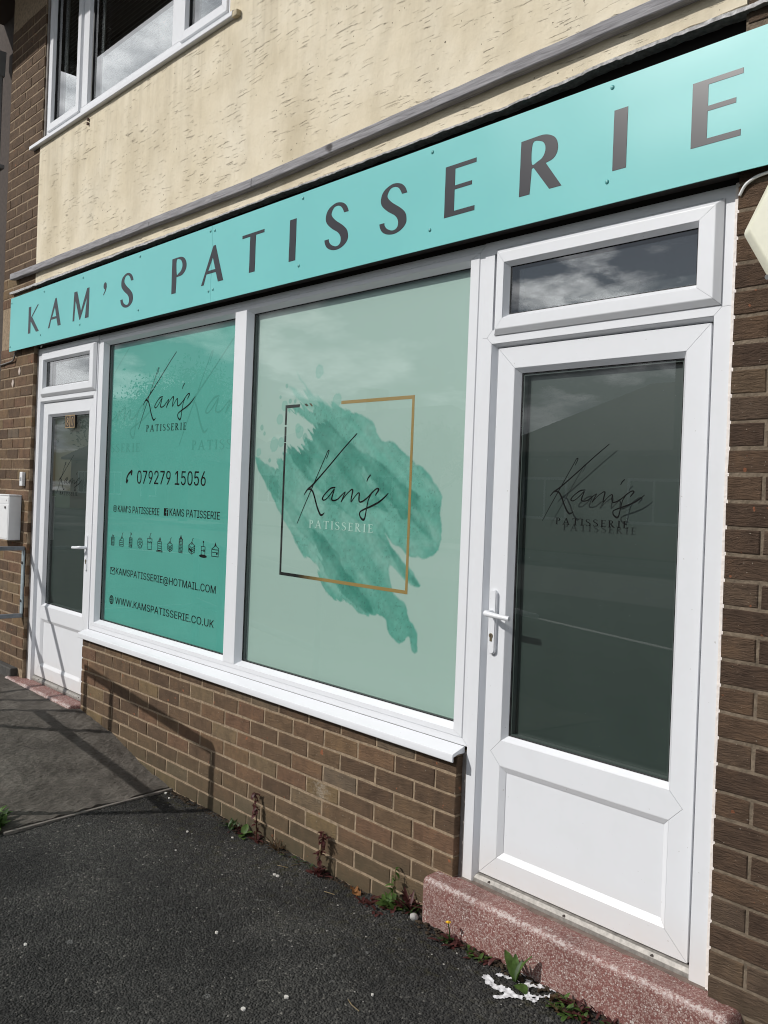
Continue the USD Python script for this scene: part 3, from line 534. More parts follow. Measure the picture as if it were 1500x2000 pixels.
    V('vent_pane', sheet(vx0 + .06, vx1 - .082, 0.037, vz0 + .067, vz1 - .067), vent_glass)
    V('vent_pane', sheet(vx0 + .06, vx1 - .082, 0.058, vz0 + .067, vz1 - .067), vent_glass)
    V('vent_room_blind', box(vx0 + .02, vx1 - .02, 0.16, 0.17, vz0 - .01, vz1 + .02), vent_dark_m)  # added dark sheet: room shade behind the vent panes, put in as colour
    return d
DOOR = make_door('white half-glazed door on the right with a single pane of frosted glass', Map(), Map(), door_film_m)
DOOR2 = make_door('white half-glazed door at the far left end of the shopfront', Map(-3.215, True), Map(-4.195), door_film_m)
part(SHOP, 'sealant', [ext(sg.Polygon([(0.984, -0.378), (0.984, 1.955)] + [(1.0025 + wob(z * 6, .006, 7), z) for z in np.linspace(1.955, -0.378, 220)]), F - 0.006, 0.05)], white_seal)
part(SHOP, 'sealant', [ext(sg.Polygon([(-4.199, -0.378), (-4.199, 1.955)] + [(-4.222 + wob(z * 6, .010, 8), z) for z in np.linspace(1.955, -0.378, 160)]), F - 0.004, 0.05)], mastic)
part(SHOP, 'sealant', [ext(sg.Polygon([(0.0185, -0.378), (0.0185, 0.082)] + [(-0.002 + wob(z * 6, .005, 8), z) for z in np.linspace(0.082, -0.378, 120)]), F - 0.001, 0.05)], mastic)

# ------------------------------------------------------------------ shop window
W = group_part(SHOP, 'window', 'wide white shop window of two panes between the doors')
wp = [(0, 0.0005, F + 0.05), (0, 0.0005, F + 0.004), (0, 0.027, F + 0.0035), (0, 0.030, F), (1, 0, F), (1, 0.018, G - 0.012), (1, 0.018, G + .02), (0, 0.0005, G + .02)]
WX0, WX1, WZ0, WZ1 = -3.233, 0.018, 0.104, 1.953
bars = ring(WX0, WX1, WZ0, WZ1, wp, w=(0.075, 0.072, 0.050, 0.048))
for b in bars: part(W, 'frame_bar', b, upvc)
mx0, mx1 = -1.655, -1.552
def vbar(x0, x1, za, zb, yf, bev, yb, ydeep):
    p = [(x0 - bev, ydeep), (x0 - bev, yb), (x0, yf + .0015), (x0 + .0015, yf), (x1 - .0015, yf), (x1, yf + .0015), (x1 + bev, yb), (x1 + bev, ydeep)]
    n = len(p); v = [(x, y, za) for x, y in p] + [(x, y, zb) for x, y in p]; f = []
    for i in range(n):
        j = (i + 1) % n; f += [(i, j, n + j), (i, n + j, n + i)]
    for k in range(1, n - 1): f += [(0, k + 1, k), (n, n + k, n + k + 1)]
    m = tm(v, f); m.fix_normals(); return m
part(W, 'mullion', vbar(mx0, mx1, WZ0 + .0505, WZ1 - .0485, F - 0.002, 0.018, G - 0.012, G + .02), upvc)
LG = (WX0 + .075 + .016, mx0 - .016, WZ0 + .066, WZ1 - .064)
RG = (mx1 + .016, WX1 - .072 - .016, WZ0 + .066, WZ1 - .064)
for a in (LG, RG):
    part(W, 'gasket', ring(*a, [(0, 0, G - 0.0125), (0, 0.006, G - 0.011), (0, 0.0065, G - .0068), (0, 0, G - .0068)]), gasket)
    part(W, 'spacer_bar', ring(*a, [(0, 0, G - 0.0066), (0, 0.005, G - 0.0066), (0, 0.005, G + .0125), (0, 0, G + .0125)]), spacer_m)
    part(W, 'pane', sheet(a[0], a[1], G - 0.0082, a[2], a[3]), clear_glass)

# sill
sill = [(0.034, 0.1035), (0.028, 0.1035), (-0.024, 0.0855), (-0.029, 0.083), (-0.031, 0.078), (-0.031, 0.056), (-0.0295, 0.0535), (-0.0265, 0.0535), (-0.0255, 0.056), (-0.0255, 0.072), (0.0, 0.0795), (0.034, 0.0795)]
part(SHOP, 'window_sill', prism_x(sill, -3.243, 0.006), upvc, smooth=25, label='long white plastic sill under the shop window')

# ------------------------------------------------------------------ upper window
U = group_part(SHOP, 'upper_window', 'white casement window on the upper floor at the top left')
UZ0, UZ1, YF = 3.440, 4.58, 0.022
part(SHOP, 'upper_sill', prism_x([(0.05, 3.440), (0.02, 3.440), (-0.028, 3.415), (-0.033, 3.410), (-0.034, 3.388), (-0.030, 3.385), (0.05, 3.392)], -4.36, -1.695), upvc, smooth=20, label='white sill of the upper window')
part(SHOP, 'timber_block', box(-1.7, -1.655, -0.03, 0.02, 3.378, 3.41, .003), plain('block_cream', (0.42, 0.36, 0.24), 0.8, var=.3))
up = [(0, 0.0005, YF + 0.06), (0, 0.0005, YF), (1, 0, YF), (1, 0.013, YF + 0.02), (1, 0.013, YF + .05), (0, 0.0005, YF + .06)]
for b in ring(-4.192, -1.783, UZ0, UZ1, up, w=(0.055, 0.06, 0.05, 0.06)): part(U, 'frame_bar', b, upvc)
def usash(x0, x1):
    for b in ring(x0, x1, UZ0 + 0.03, UZ1 - .04, [(0, 0, YF), (0, 0.004, YF - 0.012), (1, 0, YF - 0.012), (1, 0.012, YF + 0.006), (1, 0.012, YF + .04), (0, 0, YF + .04)], w=(.05, .05, .05, .05)): part(U, 'sash_bar', b, upvc)
    g = (x0 + .058, x1 - .058, UZ0 + .088, UZ1 - .098)
    part(U, 'gasket', ring(*g, [(0, 0, YF + .008), (0, 0.007, YF + .011), (0, 0.007, YF + .05), (0, 0, YF + .05)]), gasket)
    part(U, 'pane', sheet(g[0], g[1], YF + .0187, g[2], g[3]), upper_glass)
    part(U, 'pane', sheet(g[0], g[1], YF + .0387, g[2], g[3]), upper_glass)
part(U, 'mullion', vbar(-3.610, -3.525, UZ0 + .0505, UZ1 - .0605, YF - 0.001, 0.013, YF + .02, YF + .06), upvc)
part(U, 'mullion', vbar(-2.405, -2.29, UZ0 + .0505, UZ1 - .0605, YF - 0.001, 0.013, YF + .02, YF + .06), upvc)
usash(-4.150, -3.628)
usash(-2.30, -1.815)
for a, b in ((-3.512, -2.418),):
    part(U, 'gasket', ring(a, b, UZ0 + .062, UZ1 - .072, [(0, 0, YF + .018), (0, 0.008, YF + .021), (0, 0.008, YF + .06), (0, 0, YF + .06)]), gasket)
    part(U, 'pane', sheet(a, b, YF + .0287, UZ0 + .06, UZ1 - .07), upper_glass)
    part(U, 'pane', sheet(a, b, YF + .0487, UZ0 + .06, UZ1 - .07), upper_glass)
for x in (-4.0, -3.42, -2.22): part(U, 'spacer_bar', vbar(x, x + .006, UZ0 + .05, UZ1 - .06, YF + .05, .001, YF + .052, YF + .06), plain('spacer_pale', (0.25, 0.25, 0.25), .5))
slats = []
for k in range(38):
    z = UZ0 + 0.03 + k * 0.03
    q = box(-4.15, -1.8, -0.012, 0.012, -0.0006, 0.0006); R_ = trimesh.transformations.rotation_matrix(math.radians(38), (1, 0, 0)); q.apply_transform(R_); q.apply_translation((0, 0.15, z)); slats.append(q)
part(U, 'blind', slats, plain('blind_slat', (0.16, 0.155, 0.145), 0.6), kind='stuff')
part(SHOP, 'reveal', [box(-4.26, -4.193, 0.012, 0.09, 3.40, 4.6)], mastic)

# ------------------------------------------------------------------ eaves
RO = group_part(SHOP, 'roof', 'deep dark eaves and gutter along the top of the shop')
ED, EZ = 0.90, 4.84
part(RO, 'soffit', box(-5.95, 1.9, -ED + .02, 0.0, EZ + .02, EZ + .035), plain('brown_soffit', (0.055, 0.045, 0.036), 0.8))
part(RO, 'fascia', box(-5.97, 1.9, -ED, -ED + .02, EZ, EZ + .19), plain('fascia_brown', (0.05, 0.04, 0.034), 0.6))
gut = [(-ED - .005 - .055 + .055 * math.cos(a), EZ + .13 + .055 * math.sin(a)) for a in np.linspace(math.pi, 2 * math.pi, 11)] + [(-ED - .009 - .055 + .05 * math.cos(a), EZ + .13 + .05 * math.sin(a)) for a in np.linspace(2 * math.pi, math.pi, 11)]
part(RO, 'box_end', box(-5.985, -5.86, -ED - .10, 0.0, EZ - .085, EZ + .05), K + 'fascia_brown')
part(RO, 'gutter', prism_x(gut, -5.98, 1.9), plain('black_gutter', (0.02, 0.02, 0.021), 0.4), smooth=40)
part(RO, 'roof_slope', tm([(-5.97, -ED - .03, EZ + .2), (1.9, -ED - .03, EZ + .2), (1.9, 3.5, EZ + 2.5), (-5.97, 3.5, EZ + 2.5), (-5.97, 3.5, EZ), (1.9, 3.5, EZ), (-5.97, -ED, EZ + .18), (1.9, -ED, EZ + .18)], [(0, 1, 2), (0, 2, 3), (2, 5, 4), (2, 4, 3), (6, 4, 5), (6, 5, 7), (0, 3, 4), (0, 4, 6), (1, 7, 5), (1, 5, 2), (0, 6, 7), (0, 7, 1)]), plain('roof_tile_brown', (0.07, 0.05, 0.04), 0.8))
for x in np.arange(-4.6, 1.9, 0.9): part(RO, 'gutter_bracket', box(x, x + .025, -ED - .07, -ED - .001, EZ + .068, EZ + .10, .002), plain('bracket_black', (0.02, 0.02, 0.02), 0.5) if x < -4.5 else K + 'bracket_black')

# ------------------------------------------------------------------ doorsteps
terrazzo = mat('red_terrazzo', {'g': ('geometry', {}), 'ns': ('noise_texture', {'scale': 60.0, 'detail': 2.0}), 'mv': ('mix', {'fac': 0.012}),
    'v': ('voronoi_texture', {'feature': 'f1', 'scale': 165.0, 'randomness': 1.0}), 'e': ('voronoi_texture', {'feature': 'distance_to_edge', 'scale': 165.0, 'randomness': 1.0}),
    'er': ('rgb_ramp', {'ramp': [(0.0, (0, 0, 0)), (0.055, (0, 0, 0)), (0.11, (1, 1, 1)), (1.0, (1, 1, 1))]}), 'sep': ('separate_color', {}),
    'chip': ('rgb_ramp', {'ramp': [(0.0, (0.24, 0.10, 0.085)), (0.3, (0.29, 0.155, 0.135)), (0.5, (0.36, 0.245, 0.215)), (0.93, (0.43, 0.325, 0.29)), (1.0, (0.62, 0.56, 0.52))]}),
    'mx': ('mix', {'color1': (0.185, 0.072, 0.062)}), 'b': ('noise_texture', {'scale': 5.0, 'detail': 5.0}), 'br': ('rgb_ramp', {'ramp': [(0.3, (0.75, 0.75, 0.75)), (0.6, (1, 1, 1))]}), 'mul': ('mix', {'mix_type': 'multiply', 'fac': 1.0}),
    'sx': ('separate_xyz', {}), 'q': ('math', {'math_type': 'subtract'}), 'qr': ('map_range', {'from_min': -0.345, 'from_max': -0.312, 'to_min': 0.0, 'to_max': 1.0, 'clamp': True}), 'wn': ('noise_texture', {'scale': 85.0, 'detail': 5.0, 'roughness': 0.75}), 'wm': ('math', {'math_type': 'multiply'}), 'wr': ('rgb_ramp', {'ramp': [(0.0, (0, 0, 0)), (0.40, (0, 0, 0)), (0.56, (0.7, 0.7, 0.7)), (1.0, (0.85, 0.85, 0.85))]}), 'mxw': ('mix', {'color2': (0.58, 0.53, 0.50)}),
    'bp': ('bump', {'strength': 0.5, 'distance': 0.003}), 'p': ('principled_bsdf', {'roughness': 0.62, 'specular_ior_level': 0.35})},
    [('g.position', 'v.vector'), ('g.position', 'e.vector'), ('e.distance', 'er.fac'), ('v.color', 'sep.color'), ('sep.g', 'chip.fac'), ('er.color', 'mx.fac'), ('chip.color', 'mx.color2'), ('g.position', 'b.vector'), ('b.fac', 'br.fac'), ('mx.color', 'mul.color1'), ('br.color', 'mul.color2'), ('g.position', 'sx.vector'), ('sx.z', 'q.value1'), ('sx.y', 'q.value2'), ('q.value', 'qr.value'), ('g.position', 'wn.vector'), ('qr.result', 'wm.value1'), ('wn.fac', 'wm.value2'), ('wm.value', 'wr.fac'), ('wr.color', 'mxw.fac'), ('mul.color', 'mxw.color1'), ('mxw.color', 'p.base_color'), ('er.color', 'bp.height'), ('bp.normal', 'p.normal')])
def step_mesh(x0, x1, ztop):
    q = round_box(x0, x1, -0.074, 0.09, -0.72, ztop, 0.022).refine_to_length(0.018).to_mesh()
    m = tm(q.vert_properties[:, :3], q.tri_verts); v = m.vertices
    c = np.array([(x0 + x1) / 2, 0.01, -0.55]); d = v - c; d[:, 0] *= .1; d /= np.linalg.norm(d, axis=1)[:, None]
    n = (meshkit.fbm(v * 13, 3, 51) - .5) * .006 - np.clip(meshkit.noise(v * 21, 52) - .72, 0, 1) * .022
    m.vertices = v + d * n[:, None]; return m
part(SHOP, 'doorstep', step_mesh(-0.088, 1.108, -0.374), terrazzo, smooth=40, label='worn red terrazzo step with pale chips below the right-hand door')
part(SHOP, 'doorstep', step_mesh(-4.36, -3.238, -0.374), terrazzo, smooth=40, label='flush pinkish terrazzo step at the left-hand door')
part(SHOP, 'step_trim', box(0.02, 0.99, 0.020, 0.05, -0.378, -0.371), plain('grimy_joint', (0.16, 0.12, 0.10), 0.9, var=.3))

# ================================================================== SHOP SIGN
SY = -0.040
SIGN = thing('shop_sign', 'long turquoise fascia sign reading KAM\'S PATISSERIE above the shop windows', 'sign', (-1.6, -0.02, 1.96))
sign_m = mat('turquoise_panel', {'g': ('geometry', {}), 'n': ('noise_texture', {'scale': 1.2, 'detail': 3.0}), 'r': ('rgb_ramp', {'ramp': [(0.3, (0.145, 0.475, 0.465)), (0.7, (0.155, 0.50, 0.49))]}),
    'w': ('noise_texture', {'scale': 2.0, 'detail': 1.0}), 'bp': ('bump', {'strength': 1.0, 'distance': 0.010}), 'p': ('principled_bsdf', {'roughness': 0.36, 'specular_ior_level': 0.4})},
    [('g.position', 'n.vector'), ('n.fac', 'r.fac'), ('r.color', 'p.base_color'), ('g.position', 'w.vector'), ('w.fac', 'bp.height'), ('bp.normal', 'p.normal')])
sign_edge = plain('panel_edge', (0.05, 0.10, 0.10), 0.5)
letter_m = plain('charcoal_letter', (0.012, 0.011, 0.016), 0.31, 0.5)
rivet_m = plain('turquoise_rivet', (0.10, 0.34, 0.33), 0.35, 0.5)
SX0, SXM, SX1, SZ0, SZ1 = -4.588, -1.787, 1.37, 1.961, 2.351
part(SIGN, 'panel', box(SX0, SXM - 0.0009, SY, SY + 0.004, SZ0, SZ1), sign_m)
part(SIGN, 'panel', box(SXM + 0.0009, SX1, SY, SY + 0.004, SZ0, SZ1), sign_m)
part(SIGN, 'backing_box', [box(SX0 + .03, SX1 - .03, SY + .0045, -0.004, SZ0 + .02, SZ1 - .02)], dark)
part(SIGN, 'screw_hook', tube([(-4.02, -0.02, 1.962), (-4.02, -0.024, 1.945), (-4.01, -0.03, 1.94)], .004, 6), steel_m)
B, H = 2.0565, 0.189
def gl(x, *polys, holes=(), b=B): 
    p = unary_union([sg.Polygon(q) for q in polys])
    for h in holes: p = p.difference(sg.Polygon(h))
    return affinity.translate(p, x, b)
R4 = lambda a, b, c, d: [(a, c), (b, c), (b, d), (a, d)]
def abs_gl(outer, inner=None, sm=4, dx=0, dz=0, keep=()):
    o = sg.Polygon(outer)
    if inner is not None: o = o.difference(sg.Polygon(smooth_line(inner, 4, True)))
    return affinity.translate(o, dx, dz)
S_OUT = [(-0.3409, 2.2026), (-0.3533, 2.2259), (-0.3759, 2.244), (-0.4082, 2.2535), (-0.4379, 2.2530), (-0.473, 2.2406), (-0.4918, 2.2206), (-0.4948, 2.194), (-0.4827, 2.1733), (-0.4498, 2.1485), (-0.4086, 2.1253), (-0.3898, 2.1037), (-0.3886, 2.0828), (-0.4011, 2.0703), (-0.4231, 2.0690), (-0.4504, 2.0797), (-0.4665, 2.0948), (-0.4699, 2.1075), (-0.4999, 2.1072), (-0.4933, 2.0878), (-0.4768, 2.0696), (-0.4446, 2.0564), (-0.4045, 2.0531), (-0.3658, 2.0636), (-0.3428, 2.0827), (-0.3406, 2.1058), (-0.3505, 2.1283), (-0.3794, 2.1519), (-0.4248, 2.1793), (-0.4529, 2.2032), (-0.4556, 2.2188), (-0.4414, 2.2366), (-0.4195, 2.2407), (-0.3971, 2.2345), (-0.3815, 2.2204), (-0.371, 2.2033)]
def s_glyph(dx, dz=0.0):
    a = smooth_line(S_OUT[:18], 4); b = smooth_line(S_OUT[18:], 4)
    return affinity.translate(sg.Polygon(np.vstack([a, b])).buffer(0), dx, dz)
P_OUT = [(-2.1934, 2.2455), (-2.191, 2.057), (-2.1435, 2.0565), (-2.1412, 2.1417)] + [tuple(q) for q in smooth_line([(-2.1412, 2.1417), (-2.0876, 2.1445), (-2.053, 2.1609), (-2.0379, 2.1874), (-2.0455, 2.2139), (-2.0656, 2.2338), (-2.0995, 2.2445), (-2.1462, 2.2465)], 4)]
P_IN = [(-2.1451, 2.2324), (-2.1086, 2.2315), (-2.0888, 2.2173), (-2.0813, 2.1943), (-2.0939, 2.1709), (-2.1178, 2.1601), (-2.1395, 2.1576)]
R_OUT = [(0.2294, 2.2504), (0.2277, 2.0607), (0.2742, 2.0607), (0.2798, 2.1461), (0.2875, 2.1481), (0.3576, 2.0613), (0.4087, 2.0611)] + [tuple(q) for q in smooth_line([(0.3391, 2.1524), (0.3698, 2.1599), (0.3856, 2.1784), (0.3872, 2.2042), (0.3759, 2.2281), (0.3518, 2.2435), (0.323, 2.2511), (0.2796, 2.2512)], 4)]
R_IN = [(0.2805, 2.2333), (0.3143, 2.2321), (0.3322, 2.2169), (0.3352, 2.1949), (0.3247, 2.1748), (0.3032, 2.1649), (0.279, 2.1631)]
def a_glyph(x): return gl(x, [(.109, .190), (.130, .190), (.213, 0), (.163, 0), (.140, .052), (.050, .052), (.026, 0), (0, 0)], holes=[[(.107, .130), (.066, .068), (.134, .068)]])
def e_glyph(x, b): return gl(x, R4(0, .050, 0, .190), R4(0, .155, .174, .190), R4(0, .136, .097, .112), R4(0, .153, 0, .018), b=b)
sign_letters = [
    ('K', gl(-4.232, R4(0, .043, 0, .187), [(.158, .187), (.180, .187), (.066, .110), (.040, .096), (.040, .108)], [(.044, .102), (.066, .112), (.198, 0), (.146, 0), (.040, .086)])),
    ('A', a_glyph(-3.876)),
    ('M', gl(-3.475, [(0, 0), (.012, .187), (.057, .187), (.124, .055), (.205, .187), (.239, .187), (.241, 0), (.186, 0), (.206, .128), (.115, -.001), (.104, -.001), (.037, .130), (.025, 0)])),
    ("'", unary_union([sg.Point(-3.013, 2.221).buffer(.021, 12), sg.Polygon([(-2.994, 2.228), (-2.990, 2.212), (-3.003, 2.188), (-3.030, 2.164), (-3.036, 2.170), (-3.016, 2.190), (-3.012, 2.205)])])),
    ('S', s_glyph(-2.301, -.001)), ('P', abs_gl(P_OUT, P_IN)), ('A', a_glyph(-1.882)),
    ('T', gl(-1.5075, R4(0, .1875, .174, .189), R4(.068, .117, 0, .174))), ('I', gl(-1.117, R4(0, .050, 0, .189))),
    ('S', s_glyph(-.358)), ('S', s_glyph(0)), ('E', e_glyph(-.133, B + .003)), ('R', abs_gl(R_OUT, R_IN)), ('I', gl(.605, R4(0, .050, 0, .190), b=B + .005)), ('E', e_glyph(.874, B + .006))]
for ch, g in sign_letters:
    if ch == 'A' and g.bounds[0] > -2.5: g = g.difference(rect(SXM - .0009, SXM + .0009, 2, 2.3))
    part(SIGN, 'letter', ext(g, SY - 0.0008, 0.0007), letter_m)
rv = [(-2.57, 2.325), (-3.336, 2.319), (-3.963, 2.318), (-4.0, 2.026), (-3.361, 2.025), (-2.569, 2.019), (-1.807, 2.326), (-1.765, 2.322), (-1.806, 2.02), (-1.764, 2.023), (-4.567, 2.315), (-4.57, 1.996), (-1.025, 2.326), (-1.039, 2.027), (-0.208, 2.326), (-0.207, 2.03), (0.594, 2.328), (0.587, 2.032)]
for x, z in rv:
    m = trimesh.creation.icosphere(2, 0.0075); m.apply_scale((1, 0.6, 1)); m.apply_translation((x, SY, z)); part(SIGN, 'rivet', m, rivet_m, smooth=True)

# ================================================================== FLAT PRINT ON THE GLASS
L1 = [(-0.9315, 1.1715), (-0.9219, 1.1879), (-0.9154, 1.2061), (-0.9257, 1.2026), (-0.9375, 1.1825), (-0.9799, 1.1163), (-1.0295, 1.0377), (-1.083, 0.9538), (-1.1326, 0.8716)]
L2 = [(-0.7273, 1.2772), (-0.8113, 1.2158), (-0.9101, 1.1386), (-1.0185, 1.0565), (-1.0629, 1.0295), (-1.0863, 1.0064)]
L3 = [(-1.0629, 1.0295), (-1.0445, 1.0318), (-1.0256, 1.0229), (-1.0088, 0.9972), (-0.9913, 0.9607), (-0.9746, 0.9336), (-0.9587, 0.9176), (-0.9439, 0.9201), (-0.9337, 0.9278)]
L4 = [(-0.8636, 1.0428), (-0.8924, 1.0386), (-0.9206, 1.0216), (-0.9431, 1.0027), (-0.95, 0.9896), (-0.939, 0.9845), (-0.9188, 0.9924), (-0.8909, 1.015), (-0.8678, 1.0355), (-0.8789, 1.008), (-0.8836, 0.9897), (-0.8688, 0.9847), (-0.8433, 0.9909), (-0.8187, 1.0078), (-0.7915, 1.0246), (-0.8043, 1.0028), (-0.8171, 0.9809)]
L5 = [(-0.8171, 0.9809), (-0.7878, 1.0104), (-0.7557, 1.0325), (-0.7449, 1.0362), (-0.7412, 1.0293), (-0.7483, 1.0008), (-0.7484, 0.9838), (-0.7266, 1.0049), (-0.7057, 1.0213), (-0.6959, 1.0198), (-0.6979, 0.9987), (-0.6927, 0.9848), (-0.674, 0.9871), (-0.6429, 1.0037), (-0.6151, 1.0252), (-0.59, 1.0412), (-0.5756, 1.0433), (-0.5741, 1.0364), (-0.5863, 1.0224), (-0.5911, 1.0154)]
L6 = [(-0.6289, 1.0993), (-0.6425, 1.087), (-0.6497, 1.0737)]
L7 = [(-0.6151, 1.0252), (-0.6346, 0.997), (-0.6413, 0.976), (-0.6477, 0.9479), (-0.654, 0.9199), (-0.6641, 0.909), (-0.6807, 0.917), (-0.6896, 0.9306), (-0.6849, 0.943), (-0.6587, 0.9545), (-0.612, 0.97), (-0.5662, 0.9887), (-0.5316, 1.0102), (-0.5123, 1.0259)]
mm = lambda a: [q / 1000 for q in a]
SCRIPT = unary_union([stroke(L1, mm([3.5, 4, 5, 4, 4, 4, 4.5, 4, 2.5])), stroke(L2, mm([4.5, 5.5, 6, 8, 7.5, 4])), stroke(L3, mm([7, 9, 9.5, 9, 9, 9.5, 10, 7, 3])),
    stroke(L4, mm([6, 7, 5.5, 6, 8, 6, 4.5, 5, 5, 7, 8, 7, 6, 5, 4, 5.5, 5])), stroke(L5, mm([5, 4, 5, 7, 8, 7, 5, 4, 5, 7, 8, 7, 7, 6, 6, 6, 7.5, 8, 6, 4])), stroke(L6, mm([5.5, 6, 4])),
    stroke(L7, mm([5, 5, 5.5, 6, 7, 10, 8, 7, 6, 7, 8, 7.5, 6, 3]))])
TIP = (-0.7273, 1.2772)
def script_at(tx, tz, k): return affinity.translate(affinity.scale(SCRIPT, k, k, origin=TIP), tx - TIP[0], tz - TIP[1])
def serif_word(x0, x1, z0, h):
    """PATISSERIE in a light serif face, fitted to x0..x1 with capitals h tall."""
    t, n, s = .12, .065, .055
    rc = lambda a, b, c, d: sg.box(a, c, b, d)
    stem = lambda x, w=t, e=.07: [rc(x, x + w, 0, 1), rc(x - e, x + w + e, 0, s), rc(x - e, x + w + e, 1 - s, 1)]
    def ell(cx, cz, rx, rz): return affinity.scale(sg.Point(cx, cz).buffer(1, 16), rx, rz)
    Pg = unary_union(stem(.1) + [ell(.24, .735, .27, .265).difference(ell(.22, .735, .17, .222)).intersection(rc(.18, .9, .4, 1))]); 
    Ag = unary_union([line([(.05, 0), (.33, 1)], n), line([(.33, .97), (.60, 0)], t), line([(.14, .33), (.5, .33)], n), rc(-.05, .15, 0, s), rc(.48, .72, 0, s)]).intersection(rc(-.1, .8, 0, 1))
    Tg = unary_union([rc(.26, .26 + t, 0, 1), rc(.18, .44, 0, s), rc(0, .62, 1 - n, 1), rc(0, .04, .8, 1), rc(.58, .62, .8, 1)])
    Ig = unary_union(stem(.08))
    Sg = stroke([(.44, .80), (.36, .93), (.22, .97), (.09, .88), (.07, .74), (.17, .60), (.34, .48), (.45, .33), (.42, .13), (.27, .03), (.13, .05), (.04, .20)], [.04, .05, .05, .075, .10, .11, .115, .11, .09, .05, .05, .04])
    Eg = unary_union(stem(.08) + [rc(.1, .50, 0, n), rc(.1, .48, 1 - n, 1), rc(.1, .38, .49, .49 + n), rc(.46, .50, 0, .2), rc(.44, .48, .82, 1), rc(.35, .38, .41, .62)])
    Rg = unary_union(stem(.1) + [ell(.24, .755, .25, .245).difference(ell(.22, .755, .155, .203)).intersection(rc(.18, .9, .4, 1)), line([(.26, .52), (.56, 0.02)], t), rc(.5, .68, 0, s)]).intersection(rc(-.1, .9, 0, 1))
    out, x = [], 0
    for g in (Pg, Ag, Tg, Ig, Sg, Sg, Eg, Rg, Ig, Eg):
        b = g.bounds; out.append(affinity.translate(g, x - b[0], 0)); x += b[2] - b[0] + .24
    w = unary_union(out); b = w.bounds
    return affinity.translate(affinity.scale(w, (x1 - x0) / (b[2] - b[0]), h, origin=(b[0], 0)), x0 - b[0], z0)

# door lettering sits on the outer face of the glass, its shadow falls on the film behind
k = 0.646
for d, (tx, tz), (wx0, wx1, wz, wh) in ((DOOR, (0.5527, 1.2115), (0.348, 0.6363, 0.9402, 0.0232)), (DOOR2, (-3.6482, 1.204), (-3.855, -3.570, 0.9335, 0.0242))):
    part(d, 'logo_lettering', ext(unary_union([script_at(tx, tz, k), serif_word(wx0, wx1, wz, wh)]), G - 0.0010, 0.0004), black_vinyl)
for x, dg in ((-3.7530, '8'), (-3.6755, '0')):
    zc, yb = 1.430, G - 0.0075
    p_ = part(DOOR2, 'number_plate', ext(rect(x - .0385, x + .0385, zc - .043, zc + .043).buffer(-.004).buffer(.004), yb, 0.006), plain('number_brown', (0.035, 0.022, 0.014), 0.4), label=f'small dark tile with the figure {dg} in gold')
    part(DOOR2, 'number_border', ext(rect(x - .0385, x + .0385, zc - .043, zc + .043).difference(rect(x - .033, x + .033, zc - .0375, zc + .0375)), yb - .001, 0.0014), plain('number_gold', (0.42, 0.30, 0.16), 0.4, metal=.5))
    c = [sg.Point(x, zc + .0145).buffer(.0135).difference(sg.Point(x, zc + .0145).buffer(.0075)), sg.Point(x, zc - .0125).buffer(.0155).difference(sg.Point(x, zc - .0125).buffer(.009))] if dg == '8' else [affinity.scale(sg.Point(x, zc).buffer(1, 16), .0155, .029).difference(affinity.scale(sg.Point(x, zc).buffer(1, 16), .0095, .0225))]
    part(DOOR2, 'number_figure', ext(unary_union(c), yb - .0008, 0.001), K + 'number_gold')
part(DOOR, 'smudge', [ext(unary_union([sg.Polygon([(0.69 + .06 * math.cos(a) * (1 + .3 * math.sin(5 * a)), 1.468 + .009 * math.sin(a) + .006 * math.cos(2 * a)) for a in np.linspace(0, 6.28, 40)]).buffer(0)]), G + 0.0236, 0.0003)], plain('smudge_pale', (0.10, 0.12, 0.115), 0.6))

# left pane: turquoise film with contact details
teal_m = plain('turquoise_film', (0.088, 0.350, 0.295), 0.4, 0.25, var=0.04, scale=2.5)
FY = G + 0.0105
PS = (FY - CAM[1]) / (0.075 - CAM[1])      # the print was measured 1 cm in front of where the film lies
def lies(m):
    m.vertices[:, 0] = CAM[0] + (m.vertices[:, 0] - CAM[0]) * PS; m.vertices[:, 2] = CAM[2] + (m.vertices[:, 2] - CAM[2]) * PS; return m
part(W, 'turquoise_film', box(LG[0], LG[1], FY, FY + .004, LG[2], LG[3]), teal_m, label='turquoise printed film with black contact details')
clip = rect(LG[0] + .008, LG[1] - .008, LG[2] + .008, LG[3] - .008)
ghost = unary_union([script_at(-1.653, 1.849, 1.479), script_at(-2.8995, 1.8469, 1.479), serif_word(-2.115, -1.457, 1.2225, .051), serif_word(-3.377, -2.719, 1.2165, .0535)])
main_logo = unary_union([script_at(-2.3186, 1.7731, 1.036), serif_word(-2.642, -2.182, 1.334, .0395)])
part(W, 'ghost_lettering', lies(ext(ghost.intersection(clip).difference(main_logo), FY - 0.0004, 0.0003)), plain('turquoise_ghost', (0.064, 0.285, 0.235), 0.4, 0.3))
part(W, 'logo_lettering', lies(ext(main_logo, FY - 0.0006, 0.0005)), black_vinyl)
def words(text, x0, x1, z0, h, bold=False, y=None):
    m = meshkit.text_mesh(text, 1.0, 0.4, bold); v = m.vertices; caps = 70 / 70.0
    a, b = v[:, 0].min(), v[:, 0].max()
    yy = FY - .0009 if y is None else y
    return lies(tm(np.c_[x0 + (v[:, 0] - a) * (x1 - x0) / (b - a), yy + (0.4 - v[:, 2]) * 0.001, z0 + v[:, 1] * h], m.faces))
part(W, 'phone_number', words('079279 15056', -2.733, -1.955, 1.0300, 0.0765), black_vinyl)
part(W, 'social_name', words("KAM'S PATISSERIE", -2.968, -2.448, 0.8525, 0.0400), black_vinyl)
part(W, 'social_name', words('KAMS PATISSERIE', -2.329, -1.803, 0.8570, 0.0405), black_vinyl)
